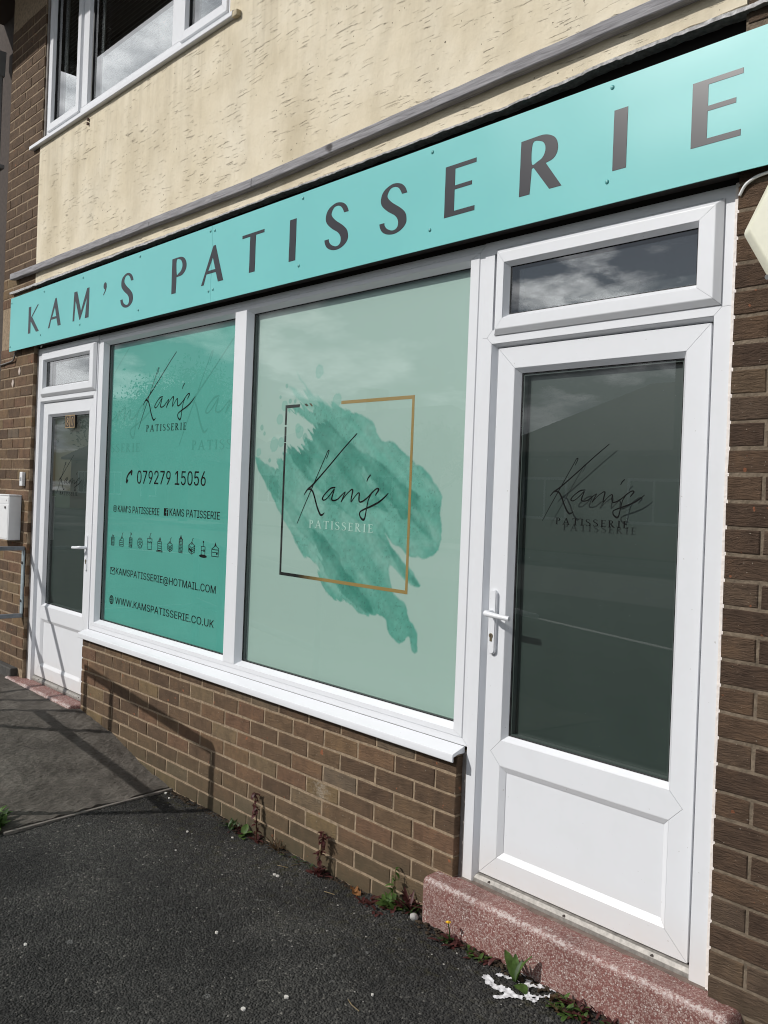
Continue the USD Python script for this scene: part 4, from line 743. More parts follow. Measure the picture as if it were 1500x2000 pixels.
part(W, 'email_address', words('KAMSPATISSERIE@HOTMAIL.COM', -2.9650, -1.8160, 0.4720, 0.0400), black_vinyl)
part(W, 'web_address', words('WWW.KAMSPATISSERIE.CO.UK', -2.9580, -1.8220, 0.2930, 0.0400), black_vinyl)
ic = lambda name, poly: part(W, name, lies(ext(poly, FY - .0009, 0.0005)), black_vinyl)
ic('phone_icon', unary_union([stroke([(-2.863, 1.036), (-2.866, 1.055), (-2.852, 1.078), (-2.828, 1.094), (-2.803, 1.101)], [.016, .013, .012, .013, .016]), stroke([(-2.866, 1.040), (-2.853, 1.046)], [.02, .014]), stroke([(-2.806, 1.101), (-2.806, 1.084)], [.02, .014])]))
sq = rect(-3.0265, -2.9885, .8525, .8905).buffer(-.009).buffer(.009)
ic('camera_icon', unary_union([sq.difference(sq.buffer(-.0045)), sg.Point(-3.0075, .8715).buffer(.0095).difference(sg.Point(-3.0075, .8715).buffer(.0055)), sg.Point(-2.997, .882).buffer(.0022)]))
ic('social_icon', rect(-2.393, -2.346, .8535, .8965).difference(unary_union([rect(-2.369, -2.361, .8535, .884), rect(-2.376, -2.354, .871, .8765), stroke([(-2.365, .880), (-2.364, .888), (-2.354, .8895)], [.008, .0075, .006])])))
ic('envelope_icon', unary_union([rect(-3.039, -2.979, .4665, .5095).difference(rect(-3.035, -2.983, .4705, .5055)), line([(-3.036, .507), (-3.009, .486), (-2.982, .507)], .0055)]))
cg = (-3.0095, .3105)
ic('globe_icon', unary_union([sg.Point(cg).buffer(.0275).difference(sg.Point(cg).buffer(.0235)), line([(cg[0] - .026, cg[1]), (cg[0] + .026, cg[1])], .004), line([(cg[0], cg[1] - .026), (cg[0], cg[1] + .026)], .004), line([(cg[0] - .022, cg[1] + .012), (cg[0] + .022, cg[1] + .012)], .003), line([(cg[0] - .022, cg[1] - .012), (cg[0] + .022, cg[1] - .012)], .003),
    affinity.scale(sg.Point(cg).buffer(1), .014, .0265).difference(affinity.scale(sg.Point(cg).buffer(1), .0105, .0245))]))
lw = .0026
Ln = lambda *p: line(list(p), lw)
def boxo(x0, x1, z0, z1): return rect(x0, x1, z0, z1).difference(rect(x0 + lw, x1 - lw, z0 + lw, z1 - lw))
def cherry(x, z): return [sg.Point(x, z).buffer(.0075).difference(sg.Point(x, z).buffer(.005)), Ln((x, z + .007), (x + .006, z + .022), (x + .014, z + .028))]
def layered(w, h, n, top=()): return unary_union([boxo(-w / 2, w / 2, 0, h)] + [Ln((-w / 2, h * (i + 1) / (n + 1)), (w / 2, h * (i + 1) / (n + 1))) for i in range(n)] + list(top))
def slice_(w, h): return unary_union([boxo(-w / 2, w / 2, 0, h * .62)] + [Ln((-w / 2, h * q), (w / 2, h * q)) for q in (.2, .4)] + [Ln((-w / 2, h * .62), (w * .1, h * .98), (w / 2, h * .8), (w / 2, h * .6))] + cherry(w * .05, h * .98))
def cube_(w, h): return unary_union([line([(0, 0), (w / 2, h * .22), (w / 2, h * .72), (0, h), (-w / 2, h * .72), (-w / 2, h * .22), (0, 0)], lw)] + [Ln((-w / 2, h * (.72 - q)), (0, h * (.5 - q)), (w / 2, h * (.72 - q))) for q in (0, .17, .33)] + [Ln((0, 0), (0, h * .5))] + cherry(0, h * .92))
def ringcake(r, s): return unary_union([sg.Point(0, r).buffer(r).difference(sg.Point(0, r).buffer(r - lw)), sg.Point(0, r).buffer(r * .36).difference(sg.Point(0, r).buffer(r * .36 - lw))] + [sg.Point(r * .7 * math.cos(a), r + r * .7 * math.sin(a)).buffer(.0032) for a in np.linspace(0.3, 6.5, 8)])
dash = lambda w, h, r: [rect(-w / 2 + (i + .15 + (q % 2) * .3) * w / 3, -w / 2 + (i + .55 + (q % 2) * .3) * w / 3, h * (q + .3) / r, h * (q + .7) / r) for i in range(3) for q in range(r)]
cup = unary_union([line([(-.022, 0), (-.028, .062), (.028, .062), (.022, 0), (-.022, 0)], lw), Ln((-.027, .046), (-.018, .038), (-.009, .046), (0, .038), (.009, .046), (.018, .038), (.027, .046))] + cherry(0, .067))
cakes = [layered(.042, .052, 2, dash(.042, .052, 3) + [Ln((-.01, .053), (-.002, .066), (.006, .055), (.016, .064))]), slice_(.052, .056), layered(.040, .058, 2, dash(.04, .058, 3) + [Ln((0, .058), (0, .088), (.012, .08), (0, .074))]), ringcake(.031, 1), cup,
    unary_union([layered(.048, .052, 3, [Ln((-.012, .052), (-.006, .07), (0, .054), (.008, .072), (.012, .054))]), affinity.translate(boxo(-.034, .034, -.008, 0), 0, 0)]), cube_(.054, .056), layered(.040, .078, 4, dash(.04, .078, 5) + [sg.Polygon([(-.012, .079), (0, .098), (.012, .079)])]), cube_(.064, .064),
    unary_union([layered(.040, .046, 1, [rect(.004, .012, .018, .03), Ln((0, .047), (0, .068)), sg.Point(0, .07).buffer(.005)]), affinity.scale(sg.Point(0, -.006).buffer(1), .038, .008)]), unary_union([boxo(-.034, .034, 0, .038), Ln((-.034, .022), (.034, .022)), Ln((-.034, .038), (.004, .058), (.034, .044), (.034, .03)), rect(.012, .024, .012, .022), sg.Polygon([(-.008, .054), (.002, .074), (.012, .056)])])]
for i, c in enumerate(cakes):
    x = -3.0225 + i * (1.186 / 10.0); z = .644 + .0019 * i + (.002 if i in (9,) else 0)
    ic('cake_icon', affinity.translate(c.buffer(.0004), x, z))

# right pane: pale film with a watercolour wash, gold square and logo, all in one flat layer
def poly_cover(P, pts, warp, soft, seed):
    pl = sg.Polygon(smooth_line(pts, 4, True)).buffer(0); shapely.prepare(pl)
    q = P + DIRU * ((fringe - .5) * warp * 2.2 * np.clip((-.40 - P[:, 0]) / .55, .12, 1))[:, None] + .6 * warp * (np.stack([meshkit.fbm(np.c_[P * 14, np.full(len(P), seed)], 4, seed), meshkit.fbm(np.c_[P * 14, np.full(len(P), seed + 9.0)], 4, seed + 3)], 1) - 0.5)
    ins = shapely.contains_xy(pl, q[:, 0], q[:, 1]); d = np.full(len(P), 9.0)
    near = shapely.contains_xy(pl.buffer(.05), q[:, 0], q[:, 1])
    d[near] = shapely.distance(pl.exterior, shapely.points(q[near]))
    sd = np.where(ins, d, -d)
    return np.clip(sd / soft + 0.5, 0, 1), sd
BODY = [(-1.251, 1.402), (-1.125, 1.407), (-0.909, 1.411), (-0.758, 1.371), (-0.624, 1.32), (-0.57, 1.235), (-0.494, 1.23), (-0.361, 1.151), (-0.271, 1.103), (-0.215, 1.032), (-0.21, 0.99), (-0.221, 0.96), (-0.196, 0.883), (-0.202, 0.832), (-0.254, 0.788), (-0.359, 0.785), (-0.447, 0.81), (-0.515, 0.865), (-0.469, 0.799), (-0.374, 0.725), (-0.3, 0.664), (-0.343, 0.66), (-0.417, 0.69), (-0.484, 0.728), (-0.469, 0.635), (-0.384, 0.588), (-0.363, 0.535), (-0.315, 0.474), (-0.303, 0.405), (-0.333, 0.398), (-0.359, 0.461), (-0.411, 0.423), (-0.468, 0.446), (-0.519, 0.509), (-0.636, 0.507), (-0.719, 0.537), (-0.771, 0.544), (-0.902, 0.577), (-0.965, 0.688), (-1.07, 0.722), (-1.133, 0.788), (-1.25, 0.897), (-1.33, 0.967), (-1.441, 1.084), (-1.493, 1.167), (-1.48, 1.174), (-1.366, 1.137), (-1.303, 1.137), (-1.256, 1.195), (-1.216, 1.231), (-1.136, 1.216), (-1.08, 1.25), (-1.038, 1.319), (-1.086, 1.356), (-1.183, 1.388)]
WISP = [(-1.165, 1.57), (-1.071, 1.475), (-0.932, 1.419), (-0.757, 1.351), (-0.765, 1.324), (-0.905, 1.343), (-1.043, 1.397), (-1.175, 1.453), (-1.239, 1.507), (-1.166, 1.488), (-1.093, 1.462)]
DARK = [(-1.222, 1.231), (-1.077, 1.208), (-1.048, 1.306), (-0.949, 1.337), (-0.814, 1.259), (-0.687, 1.204), (-0.546, 1.145), (-0.448, 1.076), (-0.336, 1.016), (-0.352, 0.979), (-0.403, 0.924), (-0.46, 0.963), (-0.538, 1.011), (-0.609, 1.074), (-0.688, 1.145), (-0.681, 1.099), (-0.617, 1.041), (-0.556, 0.991), (-0.506, 0.948), (-0.583, 0.958), (-0.674, 0.988), (-0.712, 0.94), (-0.668, 0.89), (-0.795, 0.937), (-0.928, 1.0), (-1.021, 1.047), (-1.156, 1.144)]
D1 = [(-0.447, 1.057), (-0.391, 1.04), (-0.307, 0.956), (-0.245, 0.853), (-0.302, 0.877), (-0.385, 0.934)]
D2 = [(-0.542, 0.909), (-0.47, 0.805), (-0.299, 0.658), (-0.371, 0.682), (-0.428, 0.714), (-0.487, 0.785), (-0.568, 0.869)]
D3 = [(-1.021, 0.858), (-0.905, 0.803), (-0.827, 0.76), (-0.758, 0.672), (-0.578, 0.534), (-0.647, 0.526), (-0.774, 0.584), (-0.907, 0.659), (-0.969, 0.757)]
D4 = [(-1.493, 1.167), (-1.378, 1.122), (-1.231, 0.992), (-1.057, 0.891), (-0.939, 0.807), (-1.005, 0.796), (-1.137, 0.852), (-1.306, 0.99), (-1.427, 1.077)]
W1 = [(-0.755, 1.324), (-0.548, 1.19), (-0.367, 1.083), (-0.258, 1.018), (-0.283, 1.0), (-0.392, 1.058), (-0.565, 1.145), (-0.763, 1.284)]
W2 = [(-1.097, 1.144), (-0.932, 1.069), (-0.734, 0.966), (-0.55, 0.883), (-0.499, 0.828), (-0.608, 0.873), (-0.795, 0.95), (-0.975, 1.041)]
W3 = [(-0.632, 0.95), (-0.506, 0.942), (-0.437, 0.876), (-0.471, 0.824), (-0.531, 0.884)]
DOTS = [((-1.303, 1.465), 0.008), ((-1.255, 1.515), 0.011), ((-1.267, 1.422), 0.024), ((-1.302, 1.358), 0.026), ((-1.223, 1.441), 0.011), ((-1.184, 1.439), 0.009), ((-1.154, 1.312), 0.022), ((-1.426, 1.294), 0.01), ((-1.008, 1.566), 0.03), ((-1.141, 1.294), 0.03), ((-1.098, 1.268), 0.018), ((-1.45, 1.324), 0.014), ((-1.469, 1.204), 0.02), ((-1.341, 1.24), 0.035), ((-1.374, 1.163), 0.01), ((-1.285, 1.25), 0.024), ((-0.872, 1.43), 0.03)]
xs_ = np.arange(RG[0], RG[1] + .03, .0042); zs_ = np.arange(RG[2], RG[3] + .006, .0042)
X, Z = np.meshgrid(xs_, zs_, indexing='ij'); P = np.c_[X.ravel(), Z.ravel()]
c3 = lambda a: np.array(a)
pale = c3((0.340, 0.460, 0.412)); lite = c3((0.140, 0.365, 0.300)); mid = c3((0.075, 0.285, 0.225)); deep = c3((0.022, 0.175, 0.130))
P3 = np.c_[P, np.zeros(len(P))]
ang = math.radians(-38); U_ = P @ np.array([math.cos(ang), math.sin(ang)]); V_ = P @ np.array([-math.sin(ang), math.cos(ang)])
DIRU = np.array([math.cos(ang), math.sin(ang)]); fringe = meshkit.fbm(np.c_[U_ * 5, V_ * 85, 0 * U_], 4, 77)
streak = meshkit.fbm(np.c_[U_ * 2.2, V_ * 26, 0 * U_], 5, 21); cloud = meshkit.fbm(P3 * 9, 5, 22); fine = meshkit.fbm(P3 * 70, 3, 23)
col = np.tile(pale, (len(P), 1))
def lay(c, a):
    global col
    col = col * (1 - a[:, None]) + np.asarray(c) * a[:, None]
near_edge = lambda sd, w: np.exp(-np.clip(sd, 0, 9) / w)
a, sd = poly_cover(P, WISP, .05, .012, 2); lay(lite, a * np.clip(1.3 * cloud + .15 * streak, .15, .8) * .9)
a, sd = poly_cover(P, BODY, .055, .008, 4); body_a = a
lay(lite, a * np.clip(.85 + .6 * (cloud - .4) + .30 * (streak - .45), .55, 1))
lay(mid, a * np.clip(near_edge(sd, .006) * .55 + .30 + .9 * (cloud - .45) + 1.3 * (streak - .50), 0, .9))
for pts, s, op in ((D4, 6, .55), (D3, 7, .8), (DARK, 8, .85), (D1, 10, .6), (D2, 11, .75)):
    a, sd = poly_cover(P, pts, .05, .010, s); a = a * body_a
    lay(mid, a * op * np.clip(.9 + .6 * (cloud - .5), .4, 1)); lay(deep, a * op * np.clip(.28 + 1.5 * (cloud - .45) + near_edge(sd, .008) * .25 + 1.3 * (streak - .5), 0, .95))
for pts, s, op in ((W1, 13, .45), (W2, 14, .35), (W3, 15, .75)):
    a, sd = poly_cover(P, pts, .04, .012, s); lay(lite * 1.12, a * body_a * op * np.clip(.9 + (streak - .5), .3, 1))
for (cx, cz), r in DOTS:
    d = r - np.hypot(P[:, 0] - cx, (P[:, 1] - cz)) - (fine - .5) * r * .4
    lay(mid if r < .02 else lite, np.clip(d / .004 + .5, 0, 1) * (.55 + .4 * near_edge(d, .004)) * .85)
col = col * (1 + (fine - .5)[:, None] * .35 * body_a[:, None])
speck = (meshkit.noise(P3 * 160, 31) > .86) & (body_a > .5) & (cloud > .48)
col[speck] *= 0.72
n_, m_ = X.shape; i = np.arange(n_ * m_).reshape(n_, m_)
f = np.vstack([np.c_[i[:-1, :-1].ravel(), i[1:, :-1].ravel(), i[1:, 1:].ravel()], np.c_[i[:-1, :-1].ravel(), i[1:, 1:].ravel(), i[:-1, 1:].ravel()]])
print_m = mat('printed_film', {'a': ('attribute', {'attribute': 'Col'}), 'p': ('principled_bsdf', {'roughness': 0.35, 'specular_ior_level': 0.6})}, [('a.color', 'p.base_color')])
part(W, 'printed_film', lies(tm(np.c_[P[:, 0], np.full(len(P), FY), P[:, 1]], f)), print_m, col=col, label='pale green printed film with a turquoise brush wash')
# the square: black on the left running into gold on the right
gx0, gx1, gz0, gz1, gt = -1.259, -0.375, 0.622, 1.424, 0.0145
gp = rect(gx0, gx1, gz0, gz1).difference(rect(gx0 + gt, gx1 - gt, gz0 + gt, gz1 - gt)).difference(unary_union([rect(-1.145, -1.105, 1.40, 1.44), rect(-1.10, -.842, 1.40, 1.44), rect(gx0 - .01, gx0 + .02, 1.322, 1.331), rect(gx0 - .01, gx0 + .02, 1.246, 1.250)]).union(sg.Polygon([(-1.15, 1.40), (-1.14, 1.44), (-1.10, 1.44), (-1.10, 1.40)])))
bits = [sg.Polygon([(-1.112, 1.424), (-1.092, 1.424), (-1.078, 1.412), (-1.098, 1.412)]), sg.Polygon([(-1.075, 1.424), (-1.060, 1.424), (-1.046, 1.410), (-1.058, 1.410)])]
gm = ext(unary_union([gp.segmentize(.02)] + bits), FY - 0.0006, 0.0005)
gold = mat('black_gold_look', {'g': ('geometry', {}), 's': ('separate_xyz', {}), 'r': ('map_range', {'from_min': -1.13, 'from_max': -0.93, 'to_min': 0.0, 'to_max': 1.0, 'clamp': True}), 'm': ('mix', {'color1': (0.006, 0.006, 0.006), 'color2': (0.30, 0.195, 0.062)}), 'p': ('principled_bsdf', {'roughness': 0.4, 'specular_ior_level': 0.4})},
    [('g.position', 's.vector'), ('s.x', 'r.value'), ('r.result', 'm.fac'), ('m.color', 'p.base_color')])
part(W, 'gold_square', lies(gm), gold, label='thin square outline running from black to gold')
part(W, 'logo_lettering', lies(ext(script_at(*TIP, 1.0), FY - 0.0010, 0.0004)), black_vinyl)
part(W, 'logo_word', lies(ext(serif_word(-1.041, -0.601, 0.8565, .0355), FY - 0.0010, 0.0004)), white_vinyl)

# ================================================================== FIXTURES ON THE WALL
steel_grey = plain('galvanised_grey', (0.17, 0.185, 0.20), 0.5, 0.4, metal=0.3, var=0.2, scale=25)
white_paint = plain('white_enamel', (0.70, 0.71, 0.71), 0.4, 0.4, var=0.03)
MB = thing('letter_box', 'white metal letter box on the brick pier beside the far left door', 'letter box', (-4.48, 0, 0.594))
part(MB, 'body', box(-4.625, -4.336, -0.089, -0.002, 0.594, 0.908, .003), white_paint)
part(MB, 'lid', box(-4.628, -4.334, -0.093, -0.001, 0.9085, 0.918, .003), white_paint)
part(MB, 'flap', box(-4.612, -4.349, -0.0915, -0.088, 0.852, 0.898, .001), white_paint)
part(MB, 'door_panel', box(-4.612, -4.349, -0.0915, -0.088, 0.604, 0.846, .001), white_paint)
part(MB, 'lock', [tube([(-4.40, -0.088, .826), (-4.40, -0.097, .826)], .009, 10)], screw_m)
part(MB, 'emblem', ext(sg.Point(-4.385, .876).buffer(.006), -0.0925, .001), plain('emblem_grey', (0.25, 0.25, 0.25), .4))
DB = thing('doorbell', 'small white doorbell on the brick pier above the letter box', 'doorbell', (-4.30, 0, 1.03))
part(DB, 'case', box(-4.335, -4.285, -0.024, 0.0, 0.983, 1.083, .003), white_paint)
part(DB, 'push_button', box(-4.320, -4.300, -0.027, -0.0235, 1.02, 1.045, .001), plain('button_grey', (0.35, 0.36, 0.38), .4))
AL = thing('alarm_box', 'cream hexagonal burglar alarm box on the right-hand pier', 'alarm box', (1.25, 0, 1.775))
def hexa(cx, cz, r, y0, y1, s=1.0): return [(cx + s * r * x, y, cz + s * r * z) for x, z in ((-1, 0.03), (-.58, .80), (.58, .80), (1, 0.03), (.44, -.92), (-.44, -.92)) for y in (y0, y1)]
def soft_hex(cx, cz, r, ya, yb, rf, rr):
    s = m3.Manifold.sphere(rr, 16); pts = []
    for sc, y in ((1.0, ya), (1.0, (ya + yb) * .5), (rf, yb)):
        pts += [s.translate((cx + sc * r * x, y, cz + sc * r * z)) for x, z in ((-1, 0.03), (-.56, .86), (.56, .86), (1, 0.03), (.44, -.95), (-.44, -.95))]
    return m3.Manifold.batch_hull(pts)
cream_m = plain('cream_plastic', (0.66, 0.655, 0.53), 0.42, 0.4, var=0.04)
part(AL, 'cover', soft_hex(1.243, 1.775, 0.172, -0.012, -0.066, 0.86, 0.020), cream_m, smooth=35)
part(AL, 'fixing_screw', [tube([(1.135, -0.058, 1.648), (1.132, -0.068, 1.644)], .007, 12)], plain('screw_pale', (0.35, 0.37, 0.38), .35, metal=.6))
CB = [(1.012, -0.004, 1.905), (1.03, -0.008, 1.930), (1.06, -0.012, 1.944), (1.10, -0.012, 1.950), (1.15, -0.012, 1.952), (1.25, -0.012, 1.955)]
single('alarm_cable', tube(smooth_line(CB, 6), .0045, 8), white_paint, 'thin white cable running over the top of the alarm box', 'cable', smooth=True)
single('wall_cable', tube(smooth_line([(-4.54, -0.012, 1.965), (-4.545, -0.016, 1.925), (-4.58, -0.014, 1.900), (-4.70, -0.010, 1.893), (-4.90, -0.010, 1.885)], 6), .006, 8), plain('cable_grey', (0.14, 0.13, 0.12), .6), 'short dark cable on the bricks below the left end of the sign', 'cable', smooth=True)
single('wall_kerb', box(-5.2, -4.305, -0.05, 0.02, -0.45, -0.318, .006), plain('dark_stone', (0.05, 0.047, 0.042), .85, var=.3, bump=.005, bscale=50), 'dark stone kerb at the foot of the left brick pier', 'kerb')
DP = thing('downpipe', 'grey downpipe at the top left corner of the wall', 'downpipe', (-5.0, -0.07, 3.0))
part(DP, 'pipe', box(-5.035, -4.955, -0.10, -0.03, 2.3, 4.12, .006), plain('pipe_grey', (0.20, 0.20, 0.20), .6))
part(DP, 'hopper', hull([(x, y, z) for z, e in ((4.10, 0), (4.28, .06)) for x in (-5.04 - e, -4.95 + e * .3) for y in (-.11 - e, -.02)]), K + 'pipe_grey')
part(DP, 'bracket', box(-5.045, -4.945, -0.105, 0.0, 3.4, 3.43, .003), K + 'pipe_grey')
NB = thing('neighbour_building', 'dark recessed brick wall of the next building at the left edge', 'building', (-6.2, 0.6, 0))
part(NB, 'wall', box(-12.0, -4.885, 0.30, 0.5, -0.6, 5.4), plain('dark_brick_far', (0.05, 0.036, 0.028), .9, var=.3))
part(NB, 'wall_cap', box(-12.0, -4.885, 0.26, 0.54, 5.4, 5.46), K + 'dark_brick_far')

RAIL = thing('barrier_rail', 'grey metal barrier frame standing out from the left brick pier', 'barrier', (-4.25, 0, 0.05))
part(RAIL, 'top_bar', box(-4.268, -4.232, -1.25, -0.004, 0.528, 0.556, .003), steel_grey)
part(RAIL, 'bottom_bar', box(-4.268, -4.232, -1.25, -0.004, 0.052, 0.080, .003), steel_grey)
part(RAIL, 'wall_plate', box(-4.272, -4.232, -0.012, -0.001, 0.080, 0.528, .002), plain('galvanised_pale', (0.30, 0.36, 0.38), 0.5, 0.4, metal=0.2, var=0.2, scale=25))
part(RAIL, 'post', box(-4.27, -4.23, -1.29, -1.25, -0.42, 0.56, .003), steel_grey)
for z in (0.17, 0.44): part(RAIL, 'bolt', tube([(-4.252, -0.010, z), (-4.252, -0.020, z)], .010, 8), screw_m)
HR = thing('handrail', 'grey tubular handrail down the ramp that throws bars of shadow on the low brick wall', 'handrail', (-2.9, -0.95, -0.5))
hz = lambda x: 0.62 + (x + 3.75) * -0.098
part(HR, 'top_rail', tube([(-3.75, -0.95, hz(-3.75)), (-2.235, -0.95, hz(-2.235))], .026, 12), steel_grey, smooth=40)
part(HR, 'lower_rail', tube([(-3.75, -0.95, hz(-3.75) - .44), (-2.235, -0.95, hz(-2.235) - .44)], .022, 12), steel_grey, smooth=40)
for x in (-3.74, -3.38, -2.24): part(HR, 'post', tube([(x, -0.95, -0.62 if x > -2.3 else float(slab_z(np.array(x), 0)) - .03), (x, -0.95, hz(x) + .01)], .022, 12), steel_grey, smooth=40)

# ================================================================== WEEDS AND LITTER
def leaf_m(name, c, tr=0.35, var=0.35):
    return mat(name, {'g': ('geometry', {}), 'n': ('noise_texture', {'scale': 60.0, 'detail': 3.0}), 'r': ('rgb_ramp', {'ramp': [(0.3, tuple(x * (1 - var) for x in c)), (0.7, tuple(x * (1 + var) for x in c))]}),
        'd': ('principled_bsdf', {'roughness': 0.5, 'specular_ior_level': 0.35}), 't': ('translucent_bsdf', {}), 'm': ('mix_closure', {'fac': tr})},
        [('g.position', 'n.vector'), ('n.fac', 'r.fac'), ('r.color', 'd.base_color'), ('r.color', 't.color'), ('d.BSDF', 'm.closure1'), ('t.BSDF', 'm.closure2')], 'm.closure')
green = leaf_m('weed_green', (0.075, 0.135, 0.03)); green2 = leaf_m('weed_dark_green', (0.045, 0.085, 0.025)); reddish = leaf_m('dock_red', (0.085, 0.026, 0.024)); brownish = leaf_m('dry_brown', (0.10, 0.062, 0.032)); straw = leaf_m('straw', (0.22, 0.17, 0.09))
yellow = plain('flower_yellow', (0.75, 0.45, 0.01), 0.6)
def leaf(base, yaw, pitch, L, w, curl=0.5, n=5, cup=0.25, wave=0.0):
    """A bent pointed leaf with a raised midrib fold."""
    d = np.array([math.cos(yaw), math.sin(yaw), 0]); s = np.array([-math.sin(yaw), math.cos(yaw), 0]); z = np.array([0, 0, 1.0])
    p = np.array(base, float); v, f = [], []; a = pitch
    for i in range(n + 1):
        t = i / n; ww = w * (math.sin(math.pi * min(1, t * .92 + .06)) ** .7) * .5
        nrm = -math.sin(a) * d + math.cos(a) * z
        wv = wave * math.sin(t * 14)
        v += [p + s * ww + nrm * (cup * ww + wv * w), p, p - s * ww + nrm * (cup * ww - wv * w)]
        a -= curl / n; p = p + (math.cos(a) * d + math.sin(a) * z) * L / n
    for i in range(n):
        k = i * 3
        f += [(k, k + 1, k + 4), (k, k + 4, k + 3), (k + 1, k + 2, k + 5), (k + 1, k + 5, k + 4)]
    return tm(v, f)
R = random.Random(11)
def rosette(c, n, L, w, pitch=(0.2, 1.0), curl=.7, spread=.01):
    return [leaf((c[0] + R.uniform(-spread, spread), c[1] + R.uniform(-spread, spread) * .6, c[2]), R.uniform(0, 6.28), R.uniform(*pitch), L * R.uniform(.6, 1.15), w * R.uniform(.7, 1.2), curl * R.uniform(.5, 1.4)) for _ in range(n)]
def spike(c, h, n, L, lean=(0.1, -0.1)):
    """An upright stem with small ragged leaves and seed clusters along it."""
    pts = [np.array(c) + np.array([lean[0] * h * t * t, lean[1] * h * t, h * t]) for t in np.linspace(0, 1, 6)]
    st = tube(pts, np.linspace(.0035, .0018, 6), 6); lv = []
    for i in range(n):
        t = R.uniform(.06, 1); k = np.array([np.interp(t, np.linspace(0, 1, 6), [q[j] for q in pts]) for j in range(3)])
        lv.append(leaf(k, R.uniform(0, 6.28), R.uniform(-.6, 1.1), L * R.uniform(.4, 1.1), L * .45 * R.uniform(.6, 1.2), R.uniform(.4, 1.6), 4))
    return st, lv
gzz = lambda x, y: float(ground_z(np.array(x), np.array(y)))
WG = 'weeds along the foot of the shopfront'
def weed(label, x, y, parts):
    t = thing('weed', label, 'weed', (x, y, gzz(x, y)), WG)
    for nm, m, mt in parts: part(t, nm, m, mt, smooth=60 if nm != 'stem' else True)
    return t
def at(x, y): return (x, y, gzz(x, y) - .003)
x, y = -1.42, -0.03; weed('low sprigs of green and purple weed at the wall, leftmost of those on the tarmac', x, y, [('leaves', rosette(at(x, y), 22, .045, .013, (.5, 1.3), .5, .05), green2), ('purple_leaves', rosette(at(x + .05, y - .01), 18, .04, .014, (.3, 1.2), .6, .05), reddish)])
x, y = -1.21, -0.035; st, lv = spike(at(x, y), .215, 34, .036, (-.16, .03)); weed('tall dark red dock spike leaning on the low brick wall', x, y, [('stem', st, brownish), ('leaves', lv + rosette(at(x, y), 10, .05, .02, (.1, .9)), reddish)])
x, y = -1.30, -0.045; weed('round green seedling leaves left of the tall red dock', x, y, [('leaf', leaf(at(x, y), 2.2, 1.0, .060, .036, .5), green), ('leaf', leaf(at(x, y), 0.4, .8, .055, .034, .6), green), ('leaf', leaf(at(x, y), -1.0, .4, .045, .03, .5), green), ('leaf', leaf(at(x + .03, y - .02), -.6, .5, .04, .026, .5), green)])
x, y = -1.06, -0.03; weed('tuft of dry brown grass blades right of the tall red dock', x, y, [('blades', [leaf(at(x + R.uniform(-.03, .03), y), R.uniform(0, 6.28), R.uniform(.7, 1.4), R.uniform(.03, .085), .006, .8, 4) for _ in range(26)], brownish), ('leaf', leaf(at(x + .06, y - .01), -.5, .8, .035, .022, .6), green)])
x, y = -0.84, -0.02; weed('thin line of tiny green sprouts between the two red docks', x, y, [('leaves', [leaf(at(x + R.uniform(-.09, .05), y + R.uniform(-.012, .008)), R.uniform(0, 6.28), R.uniform(.3, 1.2), R.uniform(.012, .026), .009, .6, 4) for _ in range(34)], green2)])
x, y = -0.735, -0.04; st, lv = spike(at(x, y), .185, 30, .040, (.10, .02)); weed('second red dock with a bushy top in front of the brick wall', x, y, [('stem', st, straw), ('leaves', lv + rosette((x + .012, y, gzz(x, y) + .155), 12, .035, .015, (-.2, .9), 1.0, .02), reddish), ('base_leaves', rosette(at(x, y), 24, .055, .02, (.1, 1.3), .8, .03), reddish)])
x, y = -0.235, -0.045; st, lv = spike(at(x - .03, y), .145, 26, .040, (-.05, .1)); weed('leafy green weed with dark red leaves in the corner by the red step', x, y, [('stem', st, straw), ('leaves', lv + rosette(at(x - .03, y), 70, .055, .014, (.4, 1.35), .8, .05), green), ('small_leaves', rosette(at(x + .06, y), 22, .045, .014, (.4, 1.3), .7, .035), green2),
    ('red_leaves', rosette(at(x - .105, y - .02), 64, .042, .012, (.0, 1.1), .8, .055) + rosette(at(x + .045, y + .02), 34, .075, .014, (.7, 1.4), .7, .035) + rosette(at(x + .01, y - .05), 22, .045, .016, (0, .7), .7, .06), reddish)])
x, y = 0.095, -0.105; st = tube([at(x, y), (x + .003, y - .004, gzz(x, y) + .035), (x + .002, y - .012, gzz(x, y) + .068)], .002, 6)
fl_ = [leaf((x + .002, y - .012, gzz(x, y) + .068), a, .35, .0105, .006, .3, 3) for a in np.linspace(0, 6.28, 14)[:-1]]
weed('single small yellow flower against the face of the red step', x, y, [('stem', st, green2), ('flower_head', fl_ + [trimesh.creation.icosphere(1, .005).apply_translation((x + .002, y - .013, gzz(x, y) + .070))], yellow), ('leaves', rosette(at(x, y), 16, .04, .015, (.2, 1.2), .7, .02), green2), ('red_leaves', rosette(at(x + .02, y), 26, .045, .015, (.1, 1.1), .7, .05), reddish)])
x, y = 0.225, -0.105; weed('little clump of green and red leaves right of the yellow flower', x, y, [('leaves', rosette(at(x, y), 26, .038, .013, (.2, 1.2), .7, .045), green), ('red_leaves', rosette(at(x + .02, y), 18, .036, .014, (.2, 1.1), .7, .05), reddish)])
